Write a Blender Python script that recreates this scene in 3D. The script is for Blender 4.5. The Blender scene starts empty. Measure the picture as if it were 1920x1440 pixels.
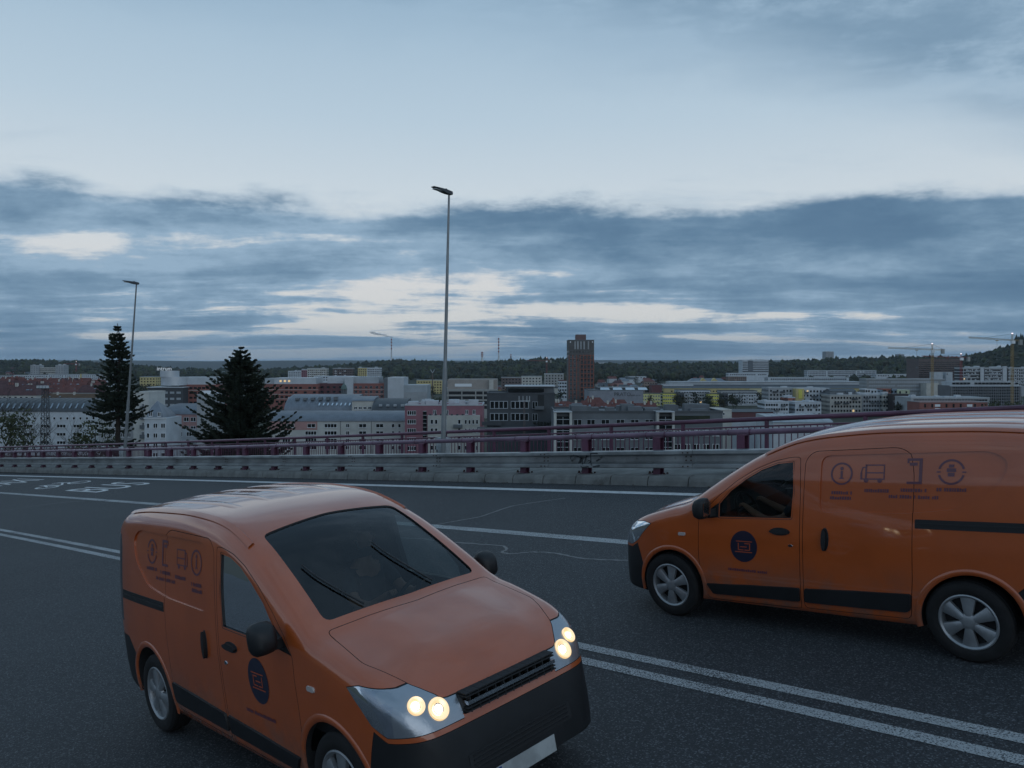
import bpy, bmesh, math, random
from mathutils import Vector, Matrix, noise as mnoise
from mathutils.bvhtree import BVHTree
from mathutils.geometry import delaunay_2d_cdt

rnd = random.Random(7)
SC = bpy.context.scene
COL = SC.collection

# ------------------------------------------------------------------ camera
F = 1500.0                       # focal length in photograph pixels (1920 wide)
HZ = 680.0                       # row of the true horizon
cam_d = bpy.data.cameras.new("camera")
cam = bpy.data.objects.new("camera", cam_d)
COL.objects.link(cam)
cam.location = (0, 0, 0)
cam.rotation_euler = (math.radians(90), 0, 0)
cam_d.sensor_width = 36.0
cam_d.lens = F / 1920.0 * 36.0
cam_d.shift_y = -(720.0 - HZ) / 1920.0
cam_d.clip_start = 0.1
cam_d.clip_end = 60000
SC.camera = cam

# ------------------------------------------------------------------ exposure
SC.view_settings.view_transform = 'Standard'
SC.view_settings.look = 'None'
SC.view_settings.gamma = 1.0
SC.view_settings.exposure = 0.0
SC.view_settings.use_curve_mapping = False

# ------------------------------------------------------------------ sun (weak: just after sunset)
SUN_EL, SUN_AZ = math.radians(12), math.radians(152)     # azimuth from +Y towards +X
sun_d = bpy.data.lights.new("sun", 'SUN')
sun_d.energy = 0.42
sun_d.angle = math.radians(50)
sun_d.color = (0.90, 0.96, 1.0)
sun = bpy.data.objects.new("sun", sun_d)
COL.objects.link(sun)
sd = Vector((math.sin(SUN_AZ) * math.cos(SUN_EL), math.cos(SUN_AZ) * math.cos(SUN_EL), math.sin(SUN_EL)))
sun.rotation_euler = sd.to_track_quat('Z', 'Y').to_euler()
sun.location = sd * 50

# ------------------------------------------------------------------ sky
W = bpy.data.worlds.new("World")
SC.world = W
W.use_nodes = True
nt = W.node_tree
nt.nodes.clear()

class NG:
    """tiny helper to write node maths"""
    def __init__(s, t): s.t = t
    def n(s, typ, **k):
        x = s.t.nodes.new(typ)
        for a, b in k.items(): setattr(x, a, b)
        return x
    def put(s, sock, v):
        if hasattr(v, 'is_output') or isinstance(v, bpy.types.NodeSocket): s.t.links.new(v, sock)
        else: sock.default_value = v
    def m(s, op, a, b=0.0, c=None, clamp=False):
        x = s.n('ShaderNodeMath', operation=op, use_clamp=clamp)
        s.put(x.inputs[0], a); s.put(x.inputs[1], b)
        if c is not None: s.put(x.inputs[2], c)
        return x.outputs[0]
    def ss(s, v, a, b, lo=0.0, hi=1.0):
        x = s.n('ShaderNodeMapRange', interpolation_type='SMOOTHSTEP')
        s.put(x.inputs[0], v); s.put(x.inputs[1], a); s.put(x.inputs[2], b)
        s.put(x.inputs[3], lo); s.put(x.inputs[4], hi)
        return x.outputs[0]
    def mix(s, f, a, b):
        x = s.n('ShaderNodeMix', data_type='RGBA')
        s.put(x.inputs[0], f); s.put(x.inputs[6], a); s.put(x.inputs[7], b)
        return x.outputs[2]
    def xyz(s, x_, y_, z_):
        x = s.n('ShaderNodeCombineXYZ')
        s.put(x.inputs[0], x_); s.put(x.inputs[1], y_); s.put(x.inputs[2], z_)
        return x.outputs[0]
    def noise(s, vec, scale, detail=6, rough=0.55, dist=0.0, w=None):
        x = s.n('ShaderNodeTexNoise', noise_dimensions='4D' if w is not None else '3D')
        s.put(x.inputs['Vector'], vec)
        x.inputs['Scale'].default_value = scale
        x.inputs['Detail'].default_value = detail
        x.inputs['Roughness'].default_value = rough
        x.inputs['Distortion'].default_value = dist
        if w is not None: x.inputs['W'].default_value = w
        return x.outputs[0]
    def ramp(s, v, stops, interp='LINEAR'):
        x = s.n('ShaderNodeValToRGB')
        cr = x.color_ramp; cr.interpolation = interp
        while len(cr.elements) < len(stops): cr.elements.new(0.5)
        for e, (p, c) in zip(cr.elements, stops):
            e.position = p; e.color = (*c, 1) if len(c) == 3 else c
        s.put(x.inputs[0], v)
        return x.outputs[0]

def srgb(r, g, b):
    f = lambda v: (v / 255 / 12.92) if v / 255 <= .04045 else ((v / 255 + .055) / 1.055) ** 2.4
    return (f(r), f(g), f(b))

SKY_SEED = (3.1, 1.7, 0)
g = NG(nt)
tc = g.n('ShaderNodeTexCoord')
sep = g.n('ShaderNodeSeparateXYZ'); nt.links.new(tc.outputs['Generated'], sep.inputs[0])
dx, dy, dz = sep.outputs
hor = g.m('SQRT', g.m('ADD', g.m('MULTIPLY', dx, dx), g.m('MULTIPLY', dy, dy)))
tan_el = g.m('DIVIDE', g.m('MAXIMUM', dz, 0.0), g.m('MAXIMUM', hor, 0.001))
# clear sky: physical sky blended with the measured dusk gradient
sky = g.n('ShaderNodeTexSky', sky_type='NISHITA')
sky.sun_disc = False
sky.sun_elevation = math.radians(4)
sky.sun_rotation = SUN_AZ
sky.altitude = 250
sky.air_density = 1.0; sky.dust_density = 0.6; sky.ozone_density = 2.5
nish = g.n('ShaderNodeVectorMath', operation='SCALE')
nt.links.new(sky.outputs[0], nish.inputs[0]); nish.inputs[3].default_value = 0.10
grad = g.ramp(tan_el, [(0.0, srgb(168, 184, 198)), (0.05, srgb(222, 224, 225)), (0.10, srgb(226, 226, 227)),
                       (0.20, srgb(214, 225, 233)), (0.30, srgb(193, 213, 228)), (0.45, srgb(167, 195, 217)),
                       (1.0, srgb(128, 163, 196))])
clear = g.mix(0.12, grad, nish.outputs[0])
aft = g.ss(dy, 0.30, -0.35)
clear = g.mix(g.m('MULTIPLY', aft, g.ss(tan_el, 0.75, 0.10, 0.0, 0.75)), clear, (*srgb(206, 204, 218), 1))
# cloud deck: planar projection of the view direction onto a layer overhead
zz = g.m('ADD', g.m('MAXIMUM', dz, -0.02), 0.06)
cx = g.m('DIVIDE', dx, zz); cy = g.m('DIVIDE', dy, zz)
P = g.xyz(cx, cy, 0.0)
warp = g.n('ShaderNodeTexNoise'); nt.links.new(P, warp.inputs['Vector'])
warp.inputs['Scale'].default_value = 0.6; warp.inputs['Detail'].default_value = 4
wv = g.n('ShaderNodeVectorMath', operation='MULTIPLY_ADD')
nt.links.new(warp.outputs['Color'], wv.inputs[0]); wv.inputs[1].default_value = (1.1, 1.1, 0); nt.links.new(P, wv.inputs[2])
PW = wv.outputs[0]
rot = g.n('ShaderNodeMapping'); nt.links.new(PW, rot.inputs[0])
rot.inputs['Rotation'].default_value = (0, 0, math.radians(8))
rot.inputs['Scale'].default_value = (0.5, 1.0, 1.0)
rot.inputs['Location'].default_value = SKY_SEED
big = g.noise(rot.outputs[0], 0.36, 3, 0.5)
med = g.noise(rot.outputs[0], 1.1, 8, 0.60)
fin = g.noise(rot.outputs[0], 5, 6, 0.65)
dirv = g.xyz(dx, dy, g.m('MULTIPLY', dz, 2.6))
puff = g.noise(dirv, 5.0, 10, 0.66, w=1.7)
fb = g.m('ADD', g.m('ADD', g.m('MULTIPLY', big, 0.46), g.m('MULTIPLY', med, 0.20)), g.m('ADD', g.m('MULTIPLY', fin, 0.06), g.m('MULTIPLY', puff, 0.30)))
# coverage: far bank beyond plane distance 5, clear strip, overhead deck whose edge runs obliquely
rad = g.m('SQRT', g.m('ADD', g.m('MULTIPLY', cx, cx), g.m('MULTIPLY', cy, cy)))
edge_w = g.m('ADD', g.m('MULTIPLY', g.m('SUBTRACT', med, 0.5), 0.8), g.m('MULTIPLY', g.m('SUBTRACT', puff, 0.5), 1.5))
fwd = g.ss(cy, -1.0, 1.5)
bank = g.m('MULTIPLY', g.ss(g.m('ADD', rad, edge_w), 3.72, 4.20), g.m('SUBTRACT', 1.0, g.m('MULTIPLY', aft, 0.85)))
over = g.ss(g.m('SUBTRACT', g.m('ADD', cy, g.m('MULTIPLY', edge_w, 0.5)), g.m('MULTIPLY', cx, 0.345)), 2.45, 1.75)
fbl = g.m('SUBTRACT', fb, g.ss(tan_el, 0.125, 0.055, 0.0, 0.034))
cov_bank = g.m('MULTIPLY', bank, g.ss(fbl, 0.424, 0.470))
deck = g.m('ADD', g.m('MULTIPLY', g.noise(rot.outputs[0], 0.9, 7, 0.6, w=6.1), 0.6), g.m('MULTIPLY', puff, 0.4))
cov_over = g.m('MULTIPLY', over, g.ss(deck, 0.36, 0.56, 0.30, 0.95))
wisp = g.m('MULTIPLY', g.ss(g.noise(rot.outputs[0], 0.55, 7, 0.62, w=4.2), 0.56, 0.68), 0.42)
cov = g.m('MAXIMUM', g.m('MAXIMUM', cov_bank, cov_over), wisp)
thick = g.m('MAXIMUM', g.m('MULTIPLY', g.ss(fb, 0.44, 0.60), bank), g.m('MULTIPLY', g.ss(deck, 0.42, 0.58), g.m('MULTIPLY', over, 0.62)))
shade = g.m('ADD', g.m('MULTIPLY', g.noise(rot.outputs[0], 0.5, 5, 0.55, w=9.0), 0.6), g.m('MULTIPLY', puff, 0.4))
dens = g.m('ADD', g.m('MULTIPLY', thick, 0.75), g.m('MULTIPLY', g.m('SUBTRACT', shade, 0.5), 1.5), clamp=True)
ccol = g.ramp(dens, [(0.0, srgb(150, 177, 200)), (0.35, srgb(122, 151, 176)), (0.7, srgb(100, 131, 158)), (1.0, srgb(84, 115, 144))])
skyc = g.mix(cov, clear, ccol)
# air near the horizon swallows the lowest clouds
hz = g.ss(tan_el, 0.04, 0.0, 0.0, 0.45)
skyc = g.mix(hz, skyc, (*srgb(112, 140, 164), 1))
# below the horizon the environment is dark ground
skyc = g.mix(g.ss(dz, -0.002, -0.05), skyc, (0.02, 0.024, 0.028, 1))
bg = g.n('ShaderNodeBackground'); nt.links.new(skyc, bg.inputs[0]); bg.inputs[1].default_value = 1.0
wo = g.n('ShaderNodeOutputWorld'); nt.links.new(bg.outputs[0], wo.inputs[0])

# ------------------------------------------------------------------ materials
MATS = {}
def mat(name, col, rough=0.7, metal=0.0, var=0.0, vscale=3.0, bump=0.0, bscale=40.0, spec=0.5, coat=0.0, coatr=0.05,
        emit=None, estr=0.0, col2=None, trans=0.0, alpha=1.0, dirt=0.0, coord='Object'):
    if name in MATS: return MATS[name]
    m = bpy.data.materials.new(name); m.use_nodes = True
    t = m.node_tree; b = t.nodes['Principled BSDF']; q = NG(t)
    b.inputs['Roughness'].default_value = rough
    b.inputs['Metallic'].default_value = metal
    b.inputs['Specular IOR Level'].default_value = spec
    b.inputs['Coat Weight'].default_value = coat
    b.inputs['Coat Roughness'].default_value = coatr
    if trans: b.inputs['Transmission Weight'].default_value = trans
    if alpha < 1: b.inputs['Alpha'].default_value = alpha
    if emit:
        b.inputs['Emission Color'].default_value = (*emit, 1); b.inputs['Emission Strength'].default_value = estr
    c = (*col, 1)
    b.inputs['Base Color'].default_value = c
    if var or bump or dirt:
        co = q.n('ShaderNodeTexCoord').outputs[coord]
        if var:
            n1 = q.noise(co, vscale, 5, 0.6)
            c2 = (*(col2 if col2 else [x * (1 - var) for x in col]), 1)
            f = q.ss(n1, 0.35, 0.65)
            colr = q.mix(f, c, c2)
            if dirt:
                n2 = q.noise(co, vscale * 0.37, 7, 0.68, w=3.3)
                colr = q.mix(q.ss(n2, 0.52, 0.75, 0, dirt), colr, (0.035, 0.03, 0.026, 1))
            t.links.new(colr, b.inputs['Base Color'])
        if bump:
            bn = q.n('ShaderNodeBump'); bn.inputs['Strength'].default_value = bump
            bn.inputs['Distance'].default_value = 0.02
            t.links.new(q.noise(co, bscale, 4, 0.6), bn.inputs['Height'])
            t.links.new(bn.outputs[0], b.inputs['Normal'])
    MATS[name] = m
    return m

# ------------------------------------------------------------------ mesh helpers
class MB:
    """collects shapes, links them as ONE mesh object"""
    def __init__(s): s.v = []; s.f = []; s.mi = []
    def add(s, vs, fs, mi=0):
        o = len(s.v); s.v += [tuple(p) for p in vs]
        for f in fs: s.f.append([o + i for i in f]); s.mi.append(mi)
        return s
    def quad(s, a, b, c, d, mi=0): return s.add([a, b, c, d], [(0, 1, 2, 3)], mi)
    def box(s, x0, x1, y0, y1, z0, z1, mi=0, M=None):
        vs = [(x, y, z) for z in (z0, z1) for x, y in ((x0, y0), (x1, y0), (x1, y1), (x0, y1))]
        if M is not None: vs = [tuple(M @ Vector(p)) for p in vs]
        return s.add(vs, [(0, 3, 2, 1), (4, 5, 6, 7), (0, 1, 5, 4), (1, 2, 6, 5), (2, 3, 7, 6), (3, 0, 4, 7)], mi)
    def prism(s, poly, axis, a, b, mi=0):
        """poly: 2-D outline; axis: which axis is extruded from a to b"""
        def p3(p, h): return {'x': (h, p[0], p[1]), 'y': (p[0], h, p[1]), 'z': (p[0], p[1], h)}[axis]
        n = len(poly)
        vs = [p3(p, a) for p in poly] + [p3(p, b) for p in poly]
        fs = [tuple(range(n)), tuple(range(2 * n - 1, n - 1, -1))] + [(i, i + n, (i + 1) % n + n, (i + 1) % n) for i in range(n)]
        return s.add(vs, fs, mi)
    def tube(s, pts, r, k=8, mi=0, cap=True, rs=None):
        pts = [Vector(p) for p in pts]; n = len(pts); rings = []
        up = Vector((0, 0, 1))
        for i, p in enumerate(pts):
            t = (pts[min(i + 1, n - 1)] - pts[max(i - 1, 0)]).normalized()
            a = t.cross(up)
            if a.length < 1e-3: a = t.cross(Vector((1, 0, 0)))
            a.normalize(); b = a.cross(t).normalized()
            rr = rs[i] if rs else r
            rings.append([p + (a * math.cos(2 * math.pi * j / k) + b * math.sin(2 * math.pi * j / k)) * rr for j in range(k)])
        vs = [q for R_ in rings for q in R_]; fs = []
        for i in range(n - 1):
            for j in range(k):
                fs.append((i * k + j, i * k + (j + 1) % k, (i + 1) * k + (j + 1) % k, (i + 1) * k + j))
        if cap:
            fs.append(tuple(range(k - 1, -1, -1))); fs.append(tuple((n - 1) * k + j for j in range(k)))
        return s.add(vs, fs, mi)
    def lathe(s, prof, k=24, axis='z', mi=0, M=None, closed=False):
        """prof: (radius, height) pairs"""
        vs = []
        for r, h in prof:
            for j in range(k):
                a = 2 * math.pi * j / k; c_, s_ = r * math.cos(a), r * math.sin(a)
                p = (c_, s_, h) if axis == 'z' else (c_, h, s_)
                vs.append(tuple(M @ Vector(p)) if M is not None else p)
        fs = []; n = len(prof)
        for i in range(n - 1 if not closed else n):
            i2 = (i + 1) % n
            for j in range(k):
                f = (i * k + j, i * k + (j + 1) % k, i2 * k + (j + 1) % k, i2 * k + j)
                fs.append(f if axis == 'z' else f[::-1])
        return s.add(vs, fs, mi)
    def mesh(s, name, mats, smooth=None):
        me = bpy.data.meshes.new(name)
        me.from_pydata(s.v, [], s.f)
        for m_ in (mats if isinstance(mats, (list, tuple)) else [mats]): me.materials.append(m_)
        if any(s.mi): me.polygons.foreach_set('material_index', s.mi)
        me.update()
        if smooth is not None:
            me.polygons.foreach_set('use_smooth', [True] * len(me.polygons))
            try: me.set_sharp_from_angle(angle=math.radians(smooth))
            except Exception: pass
        return me
    def build(s, name, mats, parent=None, smooth=None):
        return link(name, s.mesh(name, mats, smooth), parent)

def link(name, data, parent=None):
    o = bpy.data.objects.new(name, data); COL.objects.link(o)
    if parent is not None: o.parent = parent
    return o
def tag(o, label=None, cat=None, group=None, kind=None):
    if label: o['label'] = label
    if cat: o['category'] = cat
    if group: o['group'] = group
    if kind: o['kind'] = kind
    return o
def thing(name, label, cat, loc=(0, 0, 0), rz=0.0, group=None):
    o = link(name, None); o.location = loc; o.rotation_euler = (0, 0, rz); o.empty_display_size = 0.2
    return tag(o, label, cat, group)
def copy_tree(o, parent=None):
    c = o.copy(); COL.objects.link(c); c.parent = parent
    for ch in list(o.children): copy_tree(ch, c)
    return c
def at(px, py, d):
    """photograph pixel + depth along the optical axis -> point of the place"""
    return Vector(((px - 960) / F * d, d, (HZ - py) / F * d))

# ------------------------------------------------------------------ road geometry (a banked ramp bending gently)
TH, RB, RC, RZ0, RK, RQ = 0.77342, 0.09144, 0.06514, -2.67567, -0.00222, 0.00017
def RP(s, n, h=0.0):
    ne = n + RK * s * s / 2
    return Vector((-math.sin(TH) * s + math.cos(TH) * ne, math.cos(TH) * s + math.sin(TH) * ne,
                   RZ0 - RB * s + RC * ne + RQ * s * s + h))
def frange(a, b, st):
    n = max(1, int(round((b - a) / st))); return [a + (b - a) * i / n for i in range(n + 1)]
def strip(mb, n0, n1, h0, h1, s0, s1, st=1.5, mi=0):
    """ruled strip along the road from (n0,h0) to (n1,h1)"""
    S = frange(s0, s1, st); vs = []
    for s_ in S: vs += [RP(s_, n0, h0), RP(s_, n1, h1)]
    return mb.add(vs, [(2 * i, 2 * i + 1, 2 * i + 3, 2 * i + 2)[::-1] for i in range(len(S) - 1)], mi)
def sweep(mb, prof, s0, s1, st=1.0, mi=0, close=True, lift=3.5e-5):
    """profile (n,h) loop swept along the road"""
    S = frange(s0, s1, st); k = len(prof); vs = []
    for s_ in S: vs += [RP(s_, n, h + lift * s_ * s_) for n, h in prof]
    fs = []
    for i in range(len(S) - 1):
        for j in range(k if close else k - 1):
            j2 = (j + 1) % k
            fs.append((i * k + j, i * k + j2, (i + 1) * k + j2, (i + 1) * k + j))
    if close: fs += [tuple(range(k))[::-1], tuple((len(S) - 1) * k + j for j in range(k))]
    return mb.add(vs, fs, mi)

# ------------------------------------------------------------------ asphalt
def asphalt_mat(name, paint=False):
    m = bpy.data.materials.new(name); m.use_nodes = True
    t = m.node_tree; b = t.nodes['Principled BSDF']; q = NG(t)
    co = q.n('ShaderNodeTexCoord').outputs['Object']
    g1 = q.noise(co, 110, 3, 0.7)
    vor = q.n('ShaderNodeTexVoronoi'); q.put(vor.inputs['Vector'], co); vor.inputs['Scale'].default_value = 95
    stone = q.n('ShaderNodeSeparateColor'); t.links.new(vor.outputs['Color'], stone.inputs[0])
    big = q.noise(co, 0.35, 5, 0.6)
    base = q.mix(q.ss(big, 0.3, 0.7), (0.036, 0.040, 0.046, 1), (0.050, 0.055, 0.062, 1))
    base = q.mix(q.ss(g1, 0.35, 0.7), q.mix(0.55, base, (0.014, 0.015, 0.017, 1)), base)
    base = q.mix(q.ss(stone.outputs[0], 0.72, 1.0, 0, 0.85), base, (0.15, 0.16, 0.172, 1))
    base = q.mix(q.ss(stone.outputs[1], 0.75, 1.0, 0, 0.8), base, (0.012, 0.013, 0.014, 1))
    if paint:
        wear = q.noise(co, 70, 4, 0.75)
        wear2 = q.noise(co, 1.3, 3, 0.6)
        mask = q.ss(q.m('ADD', wear, q.m('MULTIPLY', q.m('SUBTRACT', wear2, 0.5), 0.28)), 0.42, 0.54)
        pc = q.mix(q.ss(wear2, 0.3, 0.7), (0.52, 0.54, 0.55, 1), (0.40, 0.42, 0.43, 1))
        base = q.mix(mask, base, pc)
    t.links.new(base, b.inputs['Base Color'])
    b.inputs['Roughness'].default_value = 0.72 if not paint else 0.6
    b.inputs['Specular IOR Level'].default_value = 0.4
    bn = q.n('ShaderNodeBump'); bn.inputs['Strength'].default_value = 0.55; bn.inputs['Distance'].default_value = 0.012
    t.links.new(q.m('ADD', q.m('MULTIPLY', vor.outputs['Distance'], 0.8), g1), bn.inputs['Height'])
    t.links.new(bn.outputs[0], b.inputs['Normal'])
    return m
M_ASPH = asphalt_mat('asphalt'); M_PAINT = asphalt_mat('road_paint', True)
M_PAINT2 = mat('fresh_paint', (0.62, 0.64, 0.65), 0.5, var=0.25, vscale=9, bump=0.2, bscale=90)
M_TAR = mat('crack_sealant', (0.105, 0.112, 0.12), 0.45, var=0.3, vscale=8)
M_CONC = mat('concrete', (0.23, 0.235, 0.225), 0.9, var=0.35, vscale=1.7, bump=0.3, bscale=35, dirt=0.55)
M_KERB = mat('kerb_concrete', (0.20, 0.205, 0.197), 0.9, var=0.3, vscale=2.5, bump=0.35, bscale=45, dirt=0.75)
M_GALV = mat('galvanised_steel', (0.38, 0.395, 0.40), 0.40, metal=0.55, var=0.35, vscale=1.2, bump=0.05, bscale=12, dirt=0.4)
M_PURP = mat('purple_paint', (0.135, 0.050, 0.088), 0.38, var=0.35, vscale=2.2, dirt=0.35, spec=0.5)
M_PURP2 = mat('purple_paint_faded', (0.19, 0.115, 0.165), 0.36, var=0.35, vscale=1.6, dirt=0.3)
M_BOLT = mat('rusty_bolt', (0.06, 0.035, 0.03), 0.8, metal=0.3)
M_LAMP = mat('lamp_pole_steel', (0.30, 0.32, 0.33), 0.45, metal=0.4, var=0.25, vscale=1.0)
M_LAMPHEAD = mat('lamp_head_dark', (0.05, 0.055, 0.06), 0.5, metal=0.2)

S0, S1 = -30.0, 95.0
mb = MB()
ns = [-7, -3, 0, 2, 4, 6, 8, 10, 12, 14.42]
for i in range(len(ns) - 1): strip(mb, ns[i], ns[i + 1], 0, 0, S0, S1)
tag(mb.build('road', M_ASPH), kind='structure')
def line(name, n, w, m, s0=S0, s1=S1):
    q = MB(); strip(q, n - w / 2, n + w / 2, 0.004, 0.004, s0, s1, 1.0)
    return tag(q.build(name, m), kind='structure')
line('road_marking', 13.556, 0.25, M_PAINT2)
line('road_marking', 9.748, 0.24, M_PAINT)
line('road_marking', 5.934, 0.135, M_PAINT)
line('road_marking', 5.642, 0.135, M_PAINT)

def ground_sn(px, py):
    """where the view ray of a photograph pixel meets the road (s, n)"""
    u = (px - 960) / F; w = (HZ - py) / F
    s_ = -math.sin(TH) * u + math.cos(TH); n_ = math.cos(TH) * u + math.sin(TH)
    d = 10.0
    for _ in range(40): d = (RZ0 + RQ * (d * s_) ** 2) / (w + RB * s_ - RC * n_)
    s = d * s_; return s, d * n_ - RK * s * s / 2

def polyline_strip(pts, w):
    """flat ribbon on the road through (s,n) points"""
    q = MB(); vs = []
    for i, (s_, n_) in enumerate(pts):
        a = Vector(pts[max(i - 1, 0)]); b = Vector(pts[min(i + 1, len(pts) - 1)])
        t = (b - a).normalized(); p = Vector((-t.y, t.x)) * w / 2 * (0.75 + 0.5 * rnd.random())
        vs += [RP(s_ + p.x, n_ + p.y, 0.0035), RP(s_ - p.x, n_ - p.y, 0.0035)]
    q.add(vs, [(2 * i, 2 * i + 1, 2 * i + 3, 2 * i + 2) for i in range(len(pts) - 1)])
    return q
for pl, w in (([(845, 979), (900, 969), (960, 949), (990, 944), (1060, 934)], 0.05),
              ([(845, 979), (770, 993), (700, 1008), (640, 1016)], 0.035),
              ([(725, 1008), (790, 1010), (830, 1016), (880, 1019), (945, 1024), (951, 1030), (940, 1036), (955, 1039), (1000, 1035),
                (1040, 1037), (1080, 1046), (1130, 1050), (1180, 1051)], 0.045),
              ([(10, 957), (40, 953), (75, 947), (120, 942), (160, 939)], 0.03)):
    pts = [ground_sn(*p) for p in pl]
    fine = []
    for i in range(len(pts) - 1):
        for j in range(6):
            f = j / 6; fine.append((pts[i][0] * (1 - f) + pts[i + 1][0] * f + rnd.uniform(-.015, .015), pts[i][1] * (1 - f) + pts[i + 1][1] * f + rnd.uniform(-.015, .015)))
    fine.append(pts[-1])
    tag(polyline_strip(fine, w).build('crack_sealing', M_TAR), kind='structure')

# bus-lane lettering and bicycle, painted on the road (read by traffic driving away to the left)
def road_text(txt, s0, n0, hn, hs):
    """glyph x -> across the road, glyph y -> along it"""
    cu = bpy.data.curves.new('t', 'FONT'); cu.body = txt; cu.size = 1.0; cu.resolution_u = 3
    to = bpy.data.objects.new('t', cu); COL.objects.link(to)
    dg = bpy.context.evaluated_depsgraph_get(); me = bpy.data.meshes.new_from_object(to.evaluated_get(dg))
    bpy.data.objects.remove(to)
    bm = bmesh.new(); bm.from_mesh(me)
    bmesh.ops.subdivide_edges(bm, edges=[e for e in bm.edges if e.calc_length() > 0.2], cuts=2)
    bmesh.ops.triangulate(bm, faces=bm.faces)
    xs = [v.co.x for v in bm.verts]; ys = [v.co.y for v in bm.verts]
    x0, x1, y0, y1 = min(xs), max(xs), min(ys), max(ys)
    for v in bm.verts:
        v.co = RP(s0 + (v.co.y - y0) / (y1 - y0) * hs, n0 + (v.co.x - x0) / (x1 - x0) * hn, 0.0045)
    bm.to_mesh(me); bm.free(); me.materials.clear(); me.materials.append(M_PAINT2)
    o = link('road_marking', me); return tag(o, kind='structure')
road_text('BUS', 31.7, 10.75, 2.05, 3.2)
road_text('TAXI', 43.0, 10.75, 2.05, 3.4)
q = MB()
def ring_sn(q, cs, cn, rs, rn, w):
    k = 20; vs = []
    for j in range(k):
        a = 2 * math.pi * j / k
        for e in (1 - w / rn / 2, 1 + w / rn / 2): vs.append(RP(cs + rs * e * math.sin(a), cn + rn * e * math.cos(a), 0.0045))
    q.add(vs, [(2 * j, 2 * j + 1, (2 * j + 3) % (2 * k), (2 * j + 2) % (2 * k)) for j in range(k)])
ring_sn(q, 38.0, 11.18, 0.62, 0.36, 0.10); ring_sn(q, 38.0, 12.42, 0.62, 0.36, 0.10)
def bar_sn(q, a, b, w=0.09):
    a = Vector(a); b = Vector(b); t = (b - a).normalized(); p = Vector((-t.y, t.x)) * w / 2
    q.add([RP(*(a + p), 0.0046), RP(*(b + p), 0.0046), RP(*(b - p), 0.0046), RP(*(a - p), 0.0046)], [(0, 1, 2, 3)])
for a, b in (((38, 11.18), (39.2, 11.5)), ((39.2, 11.5), (39.2, 12.2)), ((39.2, 12.2), (38, 11.75)), ((38, 11.75), (39.2, 11.5)),
             ((38, 12.42), (39.7, 12.15)), ((39.7, 12.15), (39.75, 11.95)), ((39.2, 11.5), (39.55, 11.4)), ((38, 11.18), (38, 11.75))):
    bar_sn(q, a, b)
tag(q.build('road_marking', M_PAINT2), kind='structure')

# ------------------------------------------------------------------ kerb, walkway
LIFT = lambda s: 3.5e-5 * s * s
mb = MB()
sweep(mb, [(14.62, 0.19), (17.05, 0.205), (17.05, -0.5), (14.62, -0.5)], S0, S1, 2.0)
pav = tag(mb.build('pavement', M_CONC), kind='structure')
kerb = tag(link('kerb', None), kind='structure')
s = -10.0; kerb_len = 1.02
while s < 72:
    e = rnd.uniform(-.008, .008); f = rnd.uniform(-.006, .006)
    q = MB(); a = s + .014; b = s + kerb_len - .014
    prof = [(14.38 + e, -0.06), (14.40 + e, 0.10), (14.425 + e, 0.165 + f), (14.46 + e, 0.193 + f), (14.66, 0.196 + f), (14.66, -0.06)]
    sweep(q, prof[::-1], a, b, 0.51)
    q.build('kerb_stone', M_KERB, kerb)
    s += kerb_len
# rest of the kerb, outside the view
q = MB(); sweep(q, [(14.38, -0.06), (14.40, 0.17), (14.46, 0.193), (14.66, 0.193), (14.66, -0.06)][::-1], S0, -10.02, 1.5); q.build('kerb_run', M_KERB, kerb)
q = MB(); sweep(q, [(14.38, -0.06), (14.40, 0.17), (14.46, 0.193), (14.66, 0.193), (14.66, -0.06)][::-1], s + .02, S1, 1.5); q.build('kerb_run', M_KERB, kerb)

# ------------------------------------------------------------------ guardrail with purple posts and tubular rail
gr = thing('guardrail', 'galvanised steel guardrail on stout purple posts along the kerb', 'guardrail', RP(14.4, 14.75, 0.19))
gi = gr.matrix_world.copy(); GOFF = Vector(gr.location)
def rel(mb, off):
    mb.v = [(x - off.x, y - off.y, z - off.z) for x, y, z in mb.v]; return mb
post_s = [14.40 + 2.02 * k for k in range(-12, 28)]
for s in post_s:
    q = MB(); z = LIFT(s)
    c0 = RP(s, 14.75); tx = (RP(s + .5, 14.75) - RP(s - .5, 14.75)); ax = math.atan2(tx.y, tx.x)
    M = Matrix.Translation(c0) @ Matrix.Rotation(ax, 4, 'Z')
    h0, h1 = 0.2 + z, 1.005 + z
    q.box(-.085, .085, -.085, -.068, h0, h1, M=M); q.box(-.085, .085, .068, .085, h0, h1, M=M)
    q.box(-.007, .007, -.068, .068, h0, h1 - .01, M=M)
    q.box(-.15, .15, -.10, .10, 0.19 + z, 0.2005 + z, M=M)
    po = rel(q, GOFF).build('post', M_PURP, gr)
    for bx, by in ((-.19, -.06), (.19, -.06), (-.19, .06), (.19, .06)):
        b = MB(); b.lathe([(0.0, 0.245), (.020, 0.245), (.026, 0.22), (.042, 0.19)], 6, M=M @ Matrix.Translation((bx, by, z)))
        rel(b, GOFF).build('anchor_bolt', M_BOLT, po)
beam_prof = [(14.67, .735), (14.515, .735), (14.50, .722), (14.50, .665), (14.515, .648), (14.615, .630), (14.632, .612), (14.632, .488), (14.615, .470), (14.525, .444), (14.51, .430),
             (14.51, .375), (14.525, .358), (14.67, .358), (14.67, .372), (14.535, .372), (14.535, .425), (14.63, .458), (14.647, .48), (14.647, .62), (14.63, .645), (14.53, .662),
             (14.525, .72), (14.67, .72)]
s = 14.40 - 4.04 * 6 - 1.0
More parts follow.
